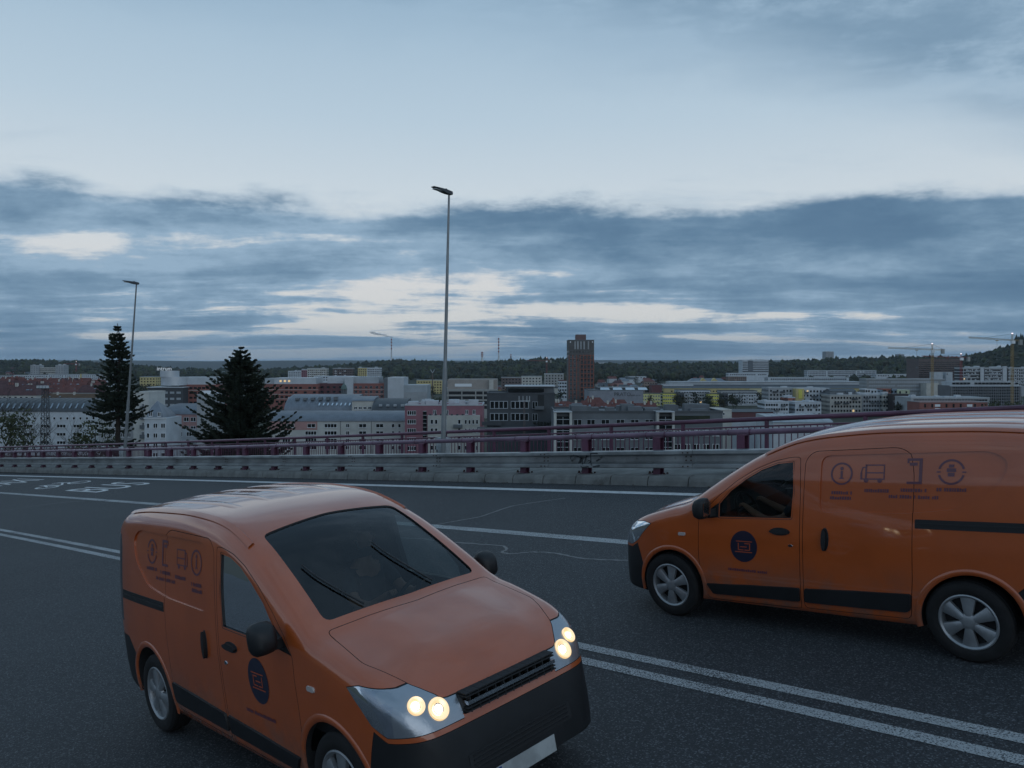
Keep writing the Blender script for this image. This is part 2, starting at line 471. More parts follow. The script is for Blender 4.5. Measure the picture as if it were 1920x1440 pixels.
while s < 66:
    q = MB(); sweep(q, beam_prof, s, s + 4.02, 0.67)
    bo = rel(q, GOFF).build('beam', M_GALV, gr)
    # splice plate lap and bolt heads
    q = MB()
    for ds_ in (.10, .22):
        for h, n in ((.69, 14.50), (.59, 14.631), (.51, 14.631), (.40, 14.51)):
            c = RP(s + ds_, n, h + LIFT(s)); nv = Vector((math.cos(TH), math.sin(TH), 0))
            q.tube([c + nv * .004, c - nv * .014], .016, 6)
    rel(q, GOFF).build('bolt_row', M_BOLT, bo)
    q = MB()
    for k in range(4):
        c = RP(s + .5 + 1.01 * k, 14.631, .56 + LIFT(s)); nv = Vector((math.cos(TH), math.sin(TH), 0))
        q.tube([c + nv * .004, c - nv * .012], .02, 6)
    rel(q, GOFF).build('bolt_row', M_GALV, bo)
    s += 4.04
# tubular rail: lengths between sleeves
for i, s in enumerate(post_s[:-1]):
    a, b = s + .30, post_s[i + 1] - .18
    q = MB(); q.tube([RP(x, 14.75, 1.062 + LIFT(x)) for x in frange(a, b, .8)], .058, 12)
    rel(q, GOFF).build('tube_rail', M_PURP2, gr, 40)
    q = MB(); q.tube([RP(x, 14.75, 1.062 + LIFT(x)) for x in frange(s - .18, s + .30, .24)], .064, 12)
    sl = rel(q, GOFF).build('sleeve', M_PURP2, gr, 40)
    q = MB()
    for x in (s - .18, s + .30): q.tube([RP(x - .012, 14.75, 1.062 + LIFT(x)), RP(x + .012, 14.75, 1.062 + LIFT(x))], .069, 12)
    rel(q, GOFF).build('joint_ring', M_PURP, sl, 40)
    q = MB(); c0 = RP(s, 14.75); tx = (RP(s + .5, 14.75) - RP(s - .5, 14.75)); ax = math.atan2(tx.y, tx.x)
    M = Matrix.Translation(c0) @ Matrix.Rotation(ax, 4, 'Z')
    z = LIFT(s); q.add([tuple(M @ Vector(p)) for p in ((-.085, -.06, .99 + z), (.085, -.06, .99 + z), (.085, .06, .99 + z), (-.085, .06, .99 + z), (-.15, -.05, 1.03 + z), (.15, -.05, 1.03 + z), (.15, .05, 1.03 + z), (-.15, .05, 1.03 + z))],
          [(0, 3, 2, 1), (4, 5, 6, 7), (0, 1, 5, 4), (1, 2, 6, 5), (2, 3, 7, 6), (3, 0, 4, 7)])
    rel(q, GOFF).build('saddle', M_PURP, gr)
# graffiti scrawl on the beam: thin dark paint strokes
M_SPRAY = mat('spray_paint', (0.03, 0.032, 0.036), 0.7)
strokes = [[(0, .5), (.05, .62), (.16, .66), (.24, .58), (.22, .45)], [(.2, .66), (.22, .5), (.26, .40)], [(.30, .66), (.26, .56), (.36, .42)],
           [(.46, .66), (.36, .60), (.36, .46), (.46, .40), (.48, .5), (.40, .52)], [(.56, .42), (.55, .70)], [(.55, .70), (.72, .70), (.70, .56), (.60, .50)],
           [(.30, .40), (.36, .37), (.5, .39)], [(.60, .38), (.76, .42), (.70, .39)]]
q = MB()
for st in strokes:
    vs = []
    for i, (x, h) in enumerate(st):
        nn = 14.628 if .485 < h < .615 else (14.496 if h >= .655 else (14.506 if h < .44 else (14.56 if h < .55 else 14.505)))
        w_ = .016
        vs += [RP(12.75 - x * 1.25 + w_, nn, h + w_ + LIFT(12)), RP(12.75 - x * 1.25 - w_, nn, h - w_ + LIFT(12))]
    q.add(vs, [(2 * i, 2 * i + 1, 2 * i + 3, 2 * i + 2) for i in range(len(st) - 1)])
rel(q, GOFF).build('graffiti', M_SPRAY, gr)

# ------------------------------------------------------------------ pedestrian railing behind it
pr = thing('pedestrian_railing', 'purple bar railing on the outer side of the walkway', 'railing', RP(15.3, 16.6, 0.2))
POFF = Vector(pr.location); HN = 16.62
rail_s = [15.28 + 2.16 * k for k in range(-10, 24)]
for s in rail_s:
    q = MB(); z = LIFT(s); c0 = RP(s, HN); tx = (RP(s + .5, HN) - RP(s - .5, HN)); ax = math.atan2(tx.y, tx.x)
    M = Matrix.Translation(c0) @ Matrix.Rotation(ax, 4, 'Z')
    q.box(-.035, .035, -.035, .035, .2 + z, 1.10 + z, M=M); q.box(-.09, .09, -.07, .07, .2 + z, .22 + z, M=M)
    rel(q, POFF).build('post', M_PURP, pr)
for i in range(len(rail_s) - 1):
    a, b = rail_s[i], rail_s[i + 1]
    q = MB(); q.tube([RP(x, HN, 1.135 + LIFT(x)) for x in frange(a, b, 1.1)], .052, 12, cap=False); rel(q, POFF).build('handrail', M_PURP, pr, 40)
    q = MB(); sweep(q, [(HN - .02, .955), (HN + .02, .955), (HN + .02, .99), (HN - .02, .99)], a + .035, b - .035, 1.1); rel(q, POFF).build('upper_rail', M_PURP, pr)
    q = MB(); sweep(q, [(HN - .02, .32), (HN + .02, .32), (HN + .02, .35), (HN - .02, .35)], a + .035, b - .035, 1.1); rel(q, POFF).build('lower_rail', M_PURP, pr)
tx = RP(15.5, HN) - RP(14.5, HN); ax = math.atan2(tx.y, tx.x)
q = MB(); q.box(-.009, .009, -.009, .009, -.31, .31, M=Matrix.Rotation(ax, 4, 'Z')); bal = q.mesh('baluster', M_PURP)
bars = []
for i in range(len(rail_s) - 1):
    a, b = rail_s[i], rail_s[i + 1]
    for k in range(1, 15): bars.append(a + (b - a) * k / 15)
near = sorted([x for x in bars if x > 1.0])[:298]
nset = set(near)
farm = MB()
for x in bars:
    c = RP(x, HN, .652 + LIFT(x))
    if x in nset:
        o = link('baluster', bal, pr); o.location = c - POFF
    else:
        farm.box(-.009, .009, -.009, .009, -.31, .31, M=Matrix.Translation(c) @ Matrix.Rotation(ax, 4, 'Z'))
tag(rel(farm, POFF).build('baluster_run', M_PURP, pr), kind='stuff')

# ------------------------------------------------------------------ street lamps
def street_lamp(foot, top, label, cab):
    foot = Vector(foot); top = Vector(top); ax = top - foot; L = ax.length
    t = thing('street_lamp', label, 'street lamp', foot, 0, 'tall street lamps on the bridge walkway')
    t.rotation_euler = ax.to_track_quat('Z', 'Y').to_euler()
    q = MB(); q.lathe([(.078, .02), (.078, .9), (.070, L * .36), (.066, L * .36)], 16); q.build('lower_pole', M_LAMP, t, 40)
    q = MB(); q.lathe([(.066, L * .358), (.054, L * .368), (.048, L * .6), (.030, L - .05), (.02, L - .05)], 16); q.build('upper_pole', M_LAMP, t, 40)
    q = MB(); q.box(-.2, .2, -.2, .2, -.01, .03); q.box(-.14, .14, -.14, .14, .03, .05); bp = q.build('base_plate', M_BOLT, t)
    for bx in (-.16, .16):
        for by in (-.16, .16):
            q = MB(); q.lathe([(0, .10), (.02, .10), (.02, .06), (.035, .05), (.035, .03)], 6, M=Matrix.Translation((bx, by, 0))); q.build('anchor_bolt', M_BOLT, bp)
    # head points across the road, tilted slightly up
    Rm = t.rotation_euler.to_matrix().to_4x4().inverted() @ Matrix.Rotation(TH + math.pi, 4, 'Z') @ Matrix.Rotation(math.radians(-6), 4, 'Y')
    M = Matrix.Translation((0, 0, L - .04)) @ Rm @ Matrix.Scale(.85, 4)
    q = MB(); prof = [(-.13, .02, .06, .075), (-.10, -.03, .085, .10), (.12, -.035, .10, .11), (.30, -.015, .125, .10), (.55, .03, .13, .085), (.74, .055, .10, .075)]
    vs = []
    for x, z0, hw, z1 in prof: vs += [(x, -hw, z0 + .01), (x, hw, z0 + .01), (x, hw * .8, z1), (x, -hw * .8, z1)]
    fs = [(4 * i + j, 4 * i + (j + 1) % 4, 4 * i + 4 + (j + 1) % 4, 4 * i + 4 + j) for i in range(len(prof) - 1) for j in range(4)] + [(0, 3, 2, 1), (20, 21, 22, 23)]
    q.add([tuple(M @ Vector(p)) for p in vs], fs); hd = q.build('lamp_head', M_LAMPHEAD, t)
    q = MB(); q.lathe([(0, .155), (.03, .15), (.032, .10)], 10, M=M @ Matrix.Translation((.14, 0, 0))); q.build('light_sensor', M_LAMPHEAD, hd)
    q = MB(); q.box(.30, .68, -.09, .09, .0, .02, M=M); q.build('lens', mat('lamp_lens', (.5, .52, .53), .2), hd)
    return t
street_lamp(RP(18.72, 15.75, .2 + LIFT(18.7)), at(842, 361, 23.75), 'taller looking grey street lamp rising beside the white cabinet with graffiti', None)
street_lamp(RP(41.5, 15.75, .2 + LIFT(41.5)), at(256, 531, 38.2), 'leaning grey street lamp in front of the tall spruce', None)
M_CAB = mat('cabinet_white', (.42, .45, .47), .5, var=.3, vscale=4, dirt=.5)
def cabinet(s, n, label):
    c = RP(s, n, .2 + LIFT(s)); t = thing('cable_cabinet', label, 'cabinet', c, TH, 'small cable cabinets beside the lamps')
    q = MB(); q.box(-.14, .14, -.17, .17, 0, .78); q.build('housing', M_CAB, t)
    q = MB(); q.box(-.16, .16, -.19, .19, .78, .82); q.build('lid', M_CAB, t)
    q = MB(); q.box(-.152, -.14, -.15, .15, .1, .72); d = q.build('door', M_CAB, t)
    q = MB(); q.box(-.165, -.152, .09, .12, .38, .46); q.build('lock', M_BOLT, d)
cabinet(19.05, 16.05, 'small white cable cabinet behind the lamp nearest the pink building')
cabinet(42.3, 16.05, 'small white cable cabinet at the foot of the leaning lamp by the spruce')

# grit and dead leaves gathered along the kerb
M_LITTER = mat('dead_leaves', (.07, .045, .025), .9, var=.5, vscale=6)
LR = random.Random(61); q = MB()
for i in range(900):
    s = LR.uniform(2, 60); n = 14.37 - abs(LR.gauss(0, .05)) - (.25 * LR.random() if LR.random() < .12 else 0); a = LR.uniform(0, 3.14); w = LR.uniform(.012, .035)
    p = RP(s, n, .008 + LR.uniform(0, .012)); u = Vector((math.cos(a), math.sin(a), LR.uniform(-.3, .3))) * w; v = Vector((-math.sin(a), math.cos(a), LR.uniform(-.3, .3))) * w * .6
    q.add([p - u, p + v, p + u, p - v], [(0, 1, 2, 3)])
tag(q.build('leaf_litter', M_LITTER), kind='stuff')

# ------------------------------------------------------------------ delivery van (built once, copied for the second)
def interp(tab, x):
    if x <= tab[0][0]: return tab[0][1]
    for (a, u), (b, v) in zip(tab, tab[1:]):
        if x <= b:
            t = (x - a) / (b - a); return u + (v - u) * t
    return tab[-1][1]
def smooth_tab(tab, x):
    """monotone-ish cubic through the table"""
    n = len(tab)
    if x <= tab[0][0]: return tab[0][1]
    if x >= tab[-1][0]: return tab[-1][1]
    i = max(k for k in range(n - 1) if tab[k][0] <= x)
    def sl(k):
        if k == 0: return (tab[1][1] - tab[0][1]) / (tab[1][0] - tab[0][0])
        if k == n - 1: return (tab[-1][1] - tab[-2][1]) / (tab[-1][0] - tab[-2][0])
        a = (tab[k][1] - tab[k - 1][1]) / (tab[k][0] - tab[k - 1][0]); b = (tab[k + 1][1] - tab[k][1]) / (tab[k + 1][0] - tab[k][0])
        return 0 if a * b <= 0 else 2 * a * b / (a + b)
    h = tab[i + 1][0] - tab[i][0]; t = (x - tab[i][0]) / h; m0, m1 = sl(i) * h, sl(i + 1) * h
    return (2*t**3 - 3*t*t + 1) * tab[i][1] + (t**3 - 2*t*t + t) * m0 + (-2*t**3 + 3*t*t) * tab[i + 1][1] + (t**3 - t*t) * m1
VT = [(-2.19, 1.60), (-2.17, 1.71), (-2.12, 1.79), (-2.0, 1.835), (-1.8, 1.862), (-1.4, 1.885), (-.8, 1.892), (-.3, 1.868), (0, 1.828), (.25, 1.765), (.45, 1.685),
      (.7, 1.545), (.95, 1.385), (1.12, 1.262), (1.2, 1.205), (1.3, 1.172), (1.5, 1.118), (1.75, 1.048), (1.95, .975), (2.07, .90), (2.15, .80), (2.19, .68), (2.21, .55)]
VW = [(-2.19, .80), (-2.16, .83), (-2.08, .85), (-1.9, .866), (-1.5, .874), (1.3, .875), (1.55, .868), (1.75, .852), (1.9, .825), (2.0, .79), (2.09, .735), (2.15, .67), (2.19, .60), (2.21, .54)]
VS = [(.15, .93), (.22, .955), (.35, .985), (.5, .998), (.7, 1.0), (.9, .998), (1.05, .985), (1.2, .968), (1.45, .932), (1.7, .885), (1.9, .835)]
VB = [(-2.19, .34), (-2.0, .27), (-1.2, .235), (1.0, .21), (1.7, .215), (2.0, .235), (2.21, .30)]
VR = [(-2.19, .10), (-1.9, .12), (-.5, .13), (.2, .15), (.9, .12), (1.2, .085), (1.6, .085), (2.0, .10), (2.21, .12)]
def van_section(x, off=0.0, zb=None, offy=None):
    zt = smooth_tab(VT, x) - off; w = smooth_tab(VW, x); r = interp(VR, x); oy = off if offy is None else offy
    z0 = (interp(VB, x) if zb is None else zb)
    crown = .045 if x < .2 else (.085 if x < 1.15 else .05)
    if .0 < x < .4: crown = .045 + .04 * min(1, max(0, x / .4))
    if 1.1 < x < 1.35: crown = .085 - .035 * (x - 1.1) / .25
    ys = lambda z: w * interp(VS, z) - oy
    zs = max(z0 + .05, zt - crown - r)
    H = [(0.0, z0), (ys(z0) * .5, z0), (ys(z0) - .03, z0)]
    NS = 30
    for i in range(NS + 1):
        z = z0 + .015 + (zs - z0 - .015) * i / NS; H.append((ys(z), z))
    p0 = (ys(zs), zs); zc = zt - crown * .78; p1 = (ys(min(zc, 1.9)), zc); p2 = (max(.1, p1[0] - r * 1.15), zt - crown * .52)
    for i in range(1, 9):
        t = i / 8; H.append(((1-t)**2*p0[0] + 2*t*(1-t)*p1[0] + t*t*p2[0], (1-t)**2*p0[1] + 2*t*(1-t)*p1[1] + t*t*p2[1]))
    for i in range(1, 9):
        f = 1 - i / 8; yy_ = p2[0] * f
        lift = .016 * min(1, max(0, (.50 - yy_) / .10)) * min(1, max(0, (x - 1.22) / .1)) * min(1, max(0, (2.12 - x) / .25)) if off == 0 else 0
        H.append((yy_, zt - crown * .52 * f * f + lift - (.006 if off == 0 and 1.3 < x < 2.05 else 0)))
    return H
def loft(x0, x1, n, off=0.0, zb=None, offy=None, xs=None):
    q = MB(); X = xs or [x0 + (x1 - x0) * i / n for i in range(n + 1)]; rings = []
    for x in X:
        H = van_section(x, off, zb, offy)
        rings.append([(x, y, z) for y, z in H] + [(x, -y, z) for y, z in H[-2:0:-1]])
    k = len(rings[0])
    vs = [p for R_ in rings for p in R_]; fs = []
    for i in range(len(X) - 1):
        for j in range(k): fs.append((i * k + j, i * k + (j + 1) % k, (i + 1) * k + (j + 1) % k, (i + 1) * k + j))
    fs += [tuple(range(k))[::-1], tuple((len(X) - 1) * k + j for j in range(k))]
    q.add(vs, fs); return q
def fix_normals(me):
    bm = bmesh.new(); bm.from_mesh(me); bmesh.ops.recalc_face_normals(bm, faces=bm.faces); bm.to_mesh(me); bm.free(); return me
def boolean(o, cut_mb, op, cmat):
    """apply a boolean with a throw-away cutter (closed mesh) to the mesh of o"""
    me = fix_normals(cut_mb.mesh('cutter', cmat)) if isinstance(cut_mb, MB) else cut_mb
    c = bpy.data.objects.new('cutter', me); COL.objects.link(c)
    m = o.modifiers.new('b', 'BOOLEAN'); m.object = c; m.operation = op; m.solver = 'EXACT'; m.material_mode = 'TRANSFER'
    dg = bpy.context.evaluated_depsgraph_get()
    new = bpy.data.meshes.new_from_object(o.evaluated_get(dg), preserve_all_data_layers=True, depsgraph=dg)
    o.modifiers.clear(); o.data = new
    bpy.data.objects.remove(c)
    return o
def grow(poly, d):
    """offset a convex-ish 2-D outline by d"""
    n = len(poly); area = sum(poly[i][0] * poly[(i+1) % n][1] - poly[(i+1) % n][0] * poly[i][1] for i in range(n))
    sg = 1 if area > 0 else -1; out = []
    for i in range(n):
        a = Vector(poly[i - 1]); b = Vector(poly[i]); c = Vector(poly[(i + 1) % n])
        e1 = (b - a).normalized(); e2 = (c - b).normalized()
        n1 = Vector((e1.y, -e1.x)) * sg; n2 = Vector((e2.y, -e2.x)) * sg
        m = (n1 + n2); m.normalize(); k = d / max(.35, m.dot(n1)); out.append((b.x + m.x * k, b.y + m.y * k))
    return out
def rounded(poly, r, k=4):
    out = []; n = len(poly)
    for i in range(n):
        a = Vector(poly[i - 1]); b = Vector(poly[i]); c = Vector(poly[(i + 1) % n])
        ra = min(r, (a - b).length * .45); rc = min(r, (c - b).length * .45)
        p = b + (a - b).normalized() * ra; q_ = b + (c - b).normalized() * rc
        for j in range(k + 1):
            t = j / k; v = p * (1-t)**2 + b * 2*t*(1-t) + q_ * t*t; out.append((v.x, v.y))
    return out

def paint_mat():
    m = bpy.data.materials.new('van_orange_paint'); m.use_nodes = True
    t = m.node_tree; b = t.nodes['Principled BSDF']; q = NG(t)
    co = q.n('ShaderNodeTexCoord').outputs['Object']
    n1 = q.noise(co, 2.2, 5, .6)
    c = q.mix(q.ss(n1, .35, .7), (0.43, 0.084, 0.014, 1), (0.375, 0.073, 0.012, 1))
    sp = q.n('ShaderNodeSeparateXYZ'); t.links.new(co, sp.inputs[0])
    dust = q.m('MULTIPLY', q.ss(sp.outputs[2], .80, .2, 0, .7), q.ss(q.noise(co, 5, 6, .65), .35, .65))
    c = q.mix(dust, c, (.10, .085, .07, 1))
    t.links.new(c, b.inputs['Base Color'])
    q.put(b.inputs['Roughness'], q.m('ADD', .38, q.m('MULTIPLY', dust, .4)))
    b.inputs['Coat Weight'].default_value = 1.0; b.inputs['Coat IOR'].default_value = 1.6; b.inputs['Coat Roughness'].default_value = 0.04
    bn = q.n('ShaderNodeBump'); bn.inputs['Strength'].default_value = .02; bn.inputs['Distance'].default_value = .02
    t.links.new(q.noise(co, 3.5, 2, .5), bn.inputs['Height']); t.links.new(bn.outputs[0], b.inputs['Coat Normal'])
    return m
M_PAINTVAN = paint_mat()
M_INT = mat('van_interior_dark', (.018, .019, .021), .8)
M_PLAST = mat('black_bumper_plastic', (.011, .012, .014), .55, var=.3, vscale=4, bump=.05, bscale=200)
M_TYRE = mat('tyre_rubber', (.009, .009, .010), .8, var=.5, vscale=9)
M_RIM = mat('silver_wheel_cover', (.32, .34, .36), .38, metal=.55, var=.2, vscale=6, dirt=.3)
M_CHROME = mat('chrome', (.6, .62, .65), .15, metal=1.0)
M_NAVY = mat('navy_decal', (.012, .014, .035), .4, coat=.5)
M_DECAL = mat('purple_print', (.12, .040, .060), .45, coat=.5)
M_ORNG = mat('orange_print', (.42, .08, .03), .45)
M_PLATE = mat('number_plate', (.42, .44, .44), .5, var=.3, vscale=6, dirt=.5)
M_SEAT = mat('seat_fabric', (.02, .021, .024), .95)
def glass_mat(name, tint, rough=0.0):
    m = bpy.data.materials.new(name); m.use_nodes = True; t = m.node_tree; t.nodes.clear(); q = NG(t)
    tr = q.n('ShaderNodeBsdfTransparent'); tr.inputs[0].default_value = (*tint, 1)
    gl = q.n('ShaderNodeBsdfGlossy'); gl.inputs['Roughness'].default_value = rough; gl.inputs[0].default_value = (.95, .97, 1, 1)
    fr = q.n('ShaderNodeFresnel'); fr.inputs[0].default_value = 1.5
    mx = q.n('ShaderNodeMixShader'); t.links.new(fr.outputs[0], mx.inputs[0]); t.links.new(tr.outputs[0], mx.inputs[1]); t.links.new(gl.outputs[0], mx.inputs[2])
    o = q.n('ShaderNodeOutputMaterial'); t.links.new(mx.outputs[0], o.inputs[0]); return m
M_VGLASS = glass_mat('van_glass', (.50, .56, .56))
M_LENS = glass_mat('headlight_lens', (.9, .92, .95), .03)
M_REFL = mat('headlight_reflector', (.55, .58, .62), .18, metal=.9)
M_HLOFF = mat('headlight_bowl', (.36, .39, .43), .24, metal=.7, bump=.12, bscale=14)
M_HLON = mat('headlight_lit', (1, .9, .7), .3, emit=(1.0, .86, .62), estr=3.5)
M_HLGLOW = mat('headlight_reflector_lit', (.8, .75, .6), .25, metal=.7, emit=(1.0, .66, .30), estr=.9)
M_AMBER = mat('indicator_lens', (.45, .40, .38), .25)
M_TAILL = mat('tail_lamp_dark', (.03, .008, .010), .2, coat=.8)

FD = [(1.015, 1.035), (.93, 1.15), (.80, 1.275), (.60, 1.43), (.40, 1.545), (.22, 1.615), (.05, 1.65), (-.04, 1.65), (-.055, 1.3), (-.06, .255), (.90, .235), (.965, .30), (1.0, .42), (1.02, .7)]
FW = [(.775, 1.075), (.775, 1.20), (.66, 1.325), (.50, 1.44), (.34, 1.53), (.18, 1.585), (.035, 1.60), (.02, 1.35), (.035, 1.095)]
FQ = [(1.0, 1.045), (.79, 1.068), (.79, 1.205), (.90, 1.135)]
SD = [(-.085, .265), (-.08, 1.1), (-.085, 1.62), (-.16, 1.70), (-.9, 1.725), (-1.0, 1.68), (-1.03, 1.5), (-1.035, .62), (-1.02, .29)]
HLP = [(1.60, .965), (1.70, .985), (1.9, .965), (2.3, .90), (2.3, .72), (1.93, .715), (1.80, .775)]
FB = [(1.705, .10), (1.715, .52), (1.755, .62), (1.815, .745), (1.93, .69), (2.3, .69), (2.3, .10)]
RBP = [(-1.845, .10), (-1.84, .42), (-1.79, .60), (-1.93, .74), (-2.4, .74), (-2.4, .10)]
PAN = rounded([(-.235, 1.155), (-.235, 1.66), (-1.60, 1.685), (-1.73, 1.60), (-1.66, 1.42), (-1.38, 1.23), (-1.0, 1.18)], .09, 5)
TLP = [(-2.07, 1.62), (-2.02, 1.5), (-2.03, .86), (-2.4, .86), (-2.4, 1.62)]

RAKE = .106
def build_van():
    xs = sorted(set([-2.19, -2.18, -2.165, -2.14, -2.10, -2.05] + [-2.0 + .07 * i for i in range(46)] + [1.25 + .06 * i for i in range(13)] + [1.99, 2.03, 2.07, 2.105, 2.135, 2.16, 2.18, 2.195, 2.205, 2.21]))
    solid = loft(0, 0, 0, xs=xs)
    me0 = fix_normals(solid.mesh('body', M_PAINTVAN, 40))
    root = thing('delivery_van', '', 'van')
    body = link('body', me0.copy(), root)
    # reference surface for normals and projections
    bm = bmesh.new(); bm.from_mesh(me0); bmesh.ops.triangulate(bm, faces=bm.faces); bm.normal_update()
    ref = bm; bvh = BVHTree.FromBMesh(bm); bm.faces.ensure_lookup_table()
    both = lambda poly, ya=.42: (MB().prism(poly, 'y', ya, 1.3), MB().prism(poly, 'y', -1.3, -ya))
    # sunken panel along the load bay
    for c in both(PAN, .3):
        t = link('t', fix_normals(c.mesh('t', M_PAINTVAN)))
        boolean(t, loft(0, 0, 0, xs=[-2.0 + .1 * i for i in range(24)], off=0.0, offy=.013, zb=.8), 'DIFFERENCE', M_PAINTVAN)
        boolean(body, t.data, 'DIFFERENCE', M_PAINTVAN); bpy.data.objects.remove(t)
    # cabin
    boolean(body, loft(0, 0, 0, xs=[-.12, 0] + [.1 * i for i in range(1, 14)] + [1.36], off=.035, offy=.05, zb=.42), 'DIFFERENCE', M_INT)
    # wheel arches
    for wx, r in ((1.35, .372), (-1.47, .378)):
        for s_ in (1, -1):
            k = 40; poly = [(wx + r * math.cos(2 * math.pi * i / k), .335 + r * math.sin(2 * math.pi * i / k)) for i in range(k)]
            boolean(body, MB().prism(poly, 'y', .52 * s_, 1.3 * s_), 'DIFFERENCE', M_INT)
    # windscreen opening, side windows
    wsp = rounded([(1.135, -.66), (1.17, 0), (1.135, .66), (.30, .585), (.255, 0), (.30, -.585)], .06, 4)
    boolean(body, MB().prism(wsp, 'z', 1.0, 2.2), 'DIFFERENCE', M_PLAST)
    for poly in (FW, FQ):
        for c in both(grow(poly, .002), .3): boolean(body, c, 'DIFFERENCE', M_PLAST)
    pre = body.data.copy()
    def split(poly, name, mname, gap=.005, ya=.42, axis='y', rng=None, sides=True, cm=M_INT):
        parts = []
        cuts = both(poly, ya) if sides else (MB().prism(poly, axis, *rng),)
        ins = both(grow(poly, -gap), ya) if sides else (MB().prism(grow(poly, -gap), axis, *rng),)
        for c, i in zip(cuts, ins):
            p = link(name, body.data.copy(), root); boolean(p, i, 'INTERSECT', cm)
            boolean(body, c, 'DIFFERENCE', cm); parts.append(p)
            if mname:
                for k, ms in enumerate(p.data.materials):
                    if ms == M_PAINTVAN: p.data.materials[k] = mname
        return parts
    fdoors = split(rounded(FD, .03, 3), 'front_door', None)
    sdoors = split(rounded(SD, .05, 3), 'sliding_door', None)
    bon = split(rounded([(1.20, -.70), (1.245, 0), (1.20, .70), (1.62, .735), (1.95, .62), (2.105, .50), (2.135, 0), (2.105, -.50), (1.95, -.62), (1.62, -.735)], .04, 3), 'bonnet', None, axis='z', rng=(.83, 2), sides=False)
    hls = split(HLP, 'headlight', M_HLOFF, .004, .40)
    fb = split(FB, 'front_bumper', M_PLAST, .004, 0, sides=False, axis='y', rng=(-1.2, 1.2))
    rb = split(RBP, 'rear_bumper', M_PLAST, .004, 0, sides=False, axis='y', rng=(-1.2, 1.2))
    tl = split(TLP, 'tail_lamp', M_TAILL, .003, .60)
    # grille opening
    gp = rounded([(-.40, .735), (.40, .735), (.42, .86), (-.42, .86)], .02, 3)
    gr_ = split([(y, z) for y, z in gp], 'grille', M_PLAST, .003, axis='x', rng=(1.7, 2.4), sides=False)
    # shading normals from the smooth reference surface
    def renorm(o):
        me = o.data; pm = [m_ in (M_PAINTVAN, M_PLAST, M_HLOFF, M_TAILL) for m_ in me.materials]
        me.polygons.foreach_set('use_smooth', [True] * len(me.polygons))
        me.set_sharp_from_angle(angle=math.radians(28))
        ln = [Vector(c.vector) for c in me.corner_normals]
        out = [v.copy() for v in ln]
        for p in me.polygons:
            for li in p.loop_indices:
                co = me.vertices[me.loops[li].vertex_index].co
                loc, nn, fi, dist = bvh.find_nearest(co)
                if loc is None or dist > .018: continue
                f = ref.faces[fi]; a, b, c = [v.co for v in f.verts]
                ar = (b - a).cross(c - a).length
                if ar < 1e-10: continue
                w0 = (b - loc).cross(c - loc).length / ar; w1 = (c - loc).cross(a - loc).length / ar; w2 = max(0, 1 - w0 - w1)
                sn = (f.verts[0].normal * w0 + f.verts[1].normal * w1 + f.verts[2].normal * w2)
                if sn.length < .1: continue
                sn.normalize()
                if sn.dot(p.normal) > .86: out[li] = sn
        me.normals_split_custom_set([tuple(v) for v in out])
    for o in [body] + fdoors + sdoors + bon + fb + rb + hls + tl: renorm(o)
    # ---- projected pieces (glass, mouldings, decals)
    prebm = bmesh.new(); prebm.from_mesh(pre); bmesh.ops.triangulate(prebm, faces=prebm.faces); pbvh = BVHTree.FromBMesh(prebm)
    def proj_side(poly, side, off, name, m, parent, surf=None, step=.07, thick=0.0, taper=.004):
        sv = surf or pbvh
        pts = []
        n = len(poly)
        for i in range(n):
            a = Vector(poly[i]); b = Vector(poly[(i + 1) % n]); k = max(1, int((b - a).length / step))
            for j in range(k): pts.append(a + (b - a) * j / k)
        nb = len(pts)
        x0 = min(p.x for p in pts); x1 = max(p.x for p in pts); z0 = min(p.y for p in pts); z1 = max(p.y for p in pts)
        def inside(p):
            c = False
            for i in range(nb):
                a, b = pts[i], pts[(i + 1) % nb]
                if (a.y > p.y) != (b.y > p.y) and p.x < (b.x - a.x) * (p.y - a.y) / (b.y - a.y) + a.x: c = not c
            return c
        x = x0 + step * .5
        while x < x1:
            z = z0 + step * .5
            while z < z1:
                v = Vector((x, z))
                if inside(v) and min((v - p).length for p in pts[:nb]) > step * .4: pts.append(v)
                z += step
            x += step
        r = delaunay_2d_cdt(pts, [(i, (i + 1) % nb) for i in range(nb)], [list(range(nb))], 1, 1e-5)
        V, E_, T = r[0], r[1], r[2]
        q = MB(); vs = []
        for v in V:
            h = sv.ray_cast(Vector((v.x, 1.5 * side, v.y)), Vector((0, -side, 0)))
            y = h[0].y if h[0] is not None else .85 * side
            vs.append((v.x, y + off * side, v.y))
        q.add(vs, [t if side > 0 else t[::-1] for t in T])
        if thick:
            # skirt: outer edge drops back to the surface
            cnt = {}
            for t in T:
                for i in range(len(t)): e = (t[i], t[(i + 1) % len(t)]); cnt[e] = 1
            bd = [e for e in cnt if (e[1], e[0]) not in cnt]
            cx_ = sum(v.x for v in V) / len(V); cz_ = sum(v.y for v in V) / len(V)
            base = {}
            for e in bd:
                for i in e:
                    if i not in base:
                        vx, vy, vz = vs[i]; dx_, dz_ = vx - cx_, vz - cz_; L = math.hypot(dx_, dz_) or 1
                        base[i] = len(q.v); q.v.append((vx + dx_ / L * taper, vy - thick * side, vz + dz_ / L * taper))
            for a, b in bd:
                f = [a, base[a], base[b], b]; q.f.append(f if side > 0 else f[::-1]); q.mi.append(0)
        return q.build(name, m, parent, 35)
    rbvh = bvh
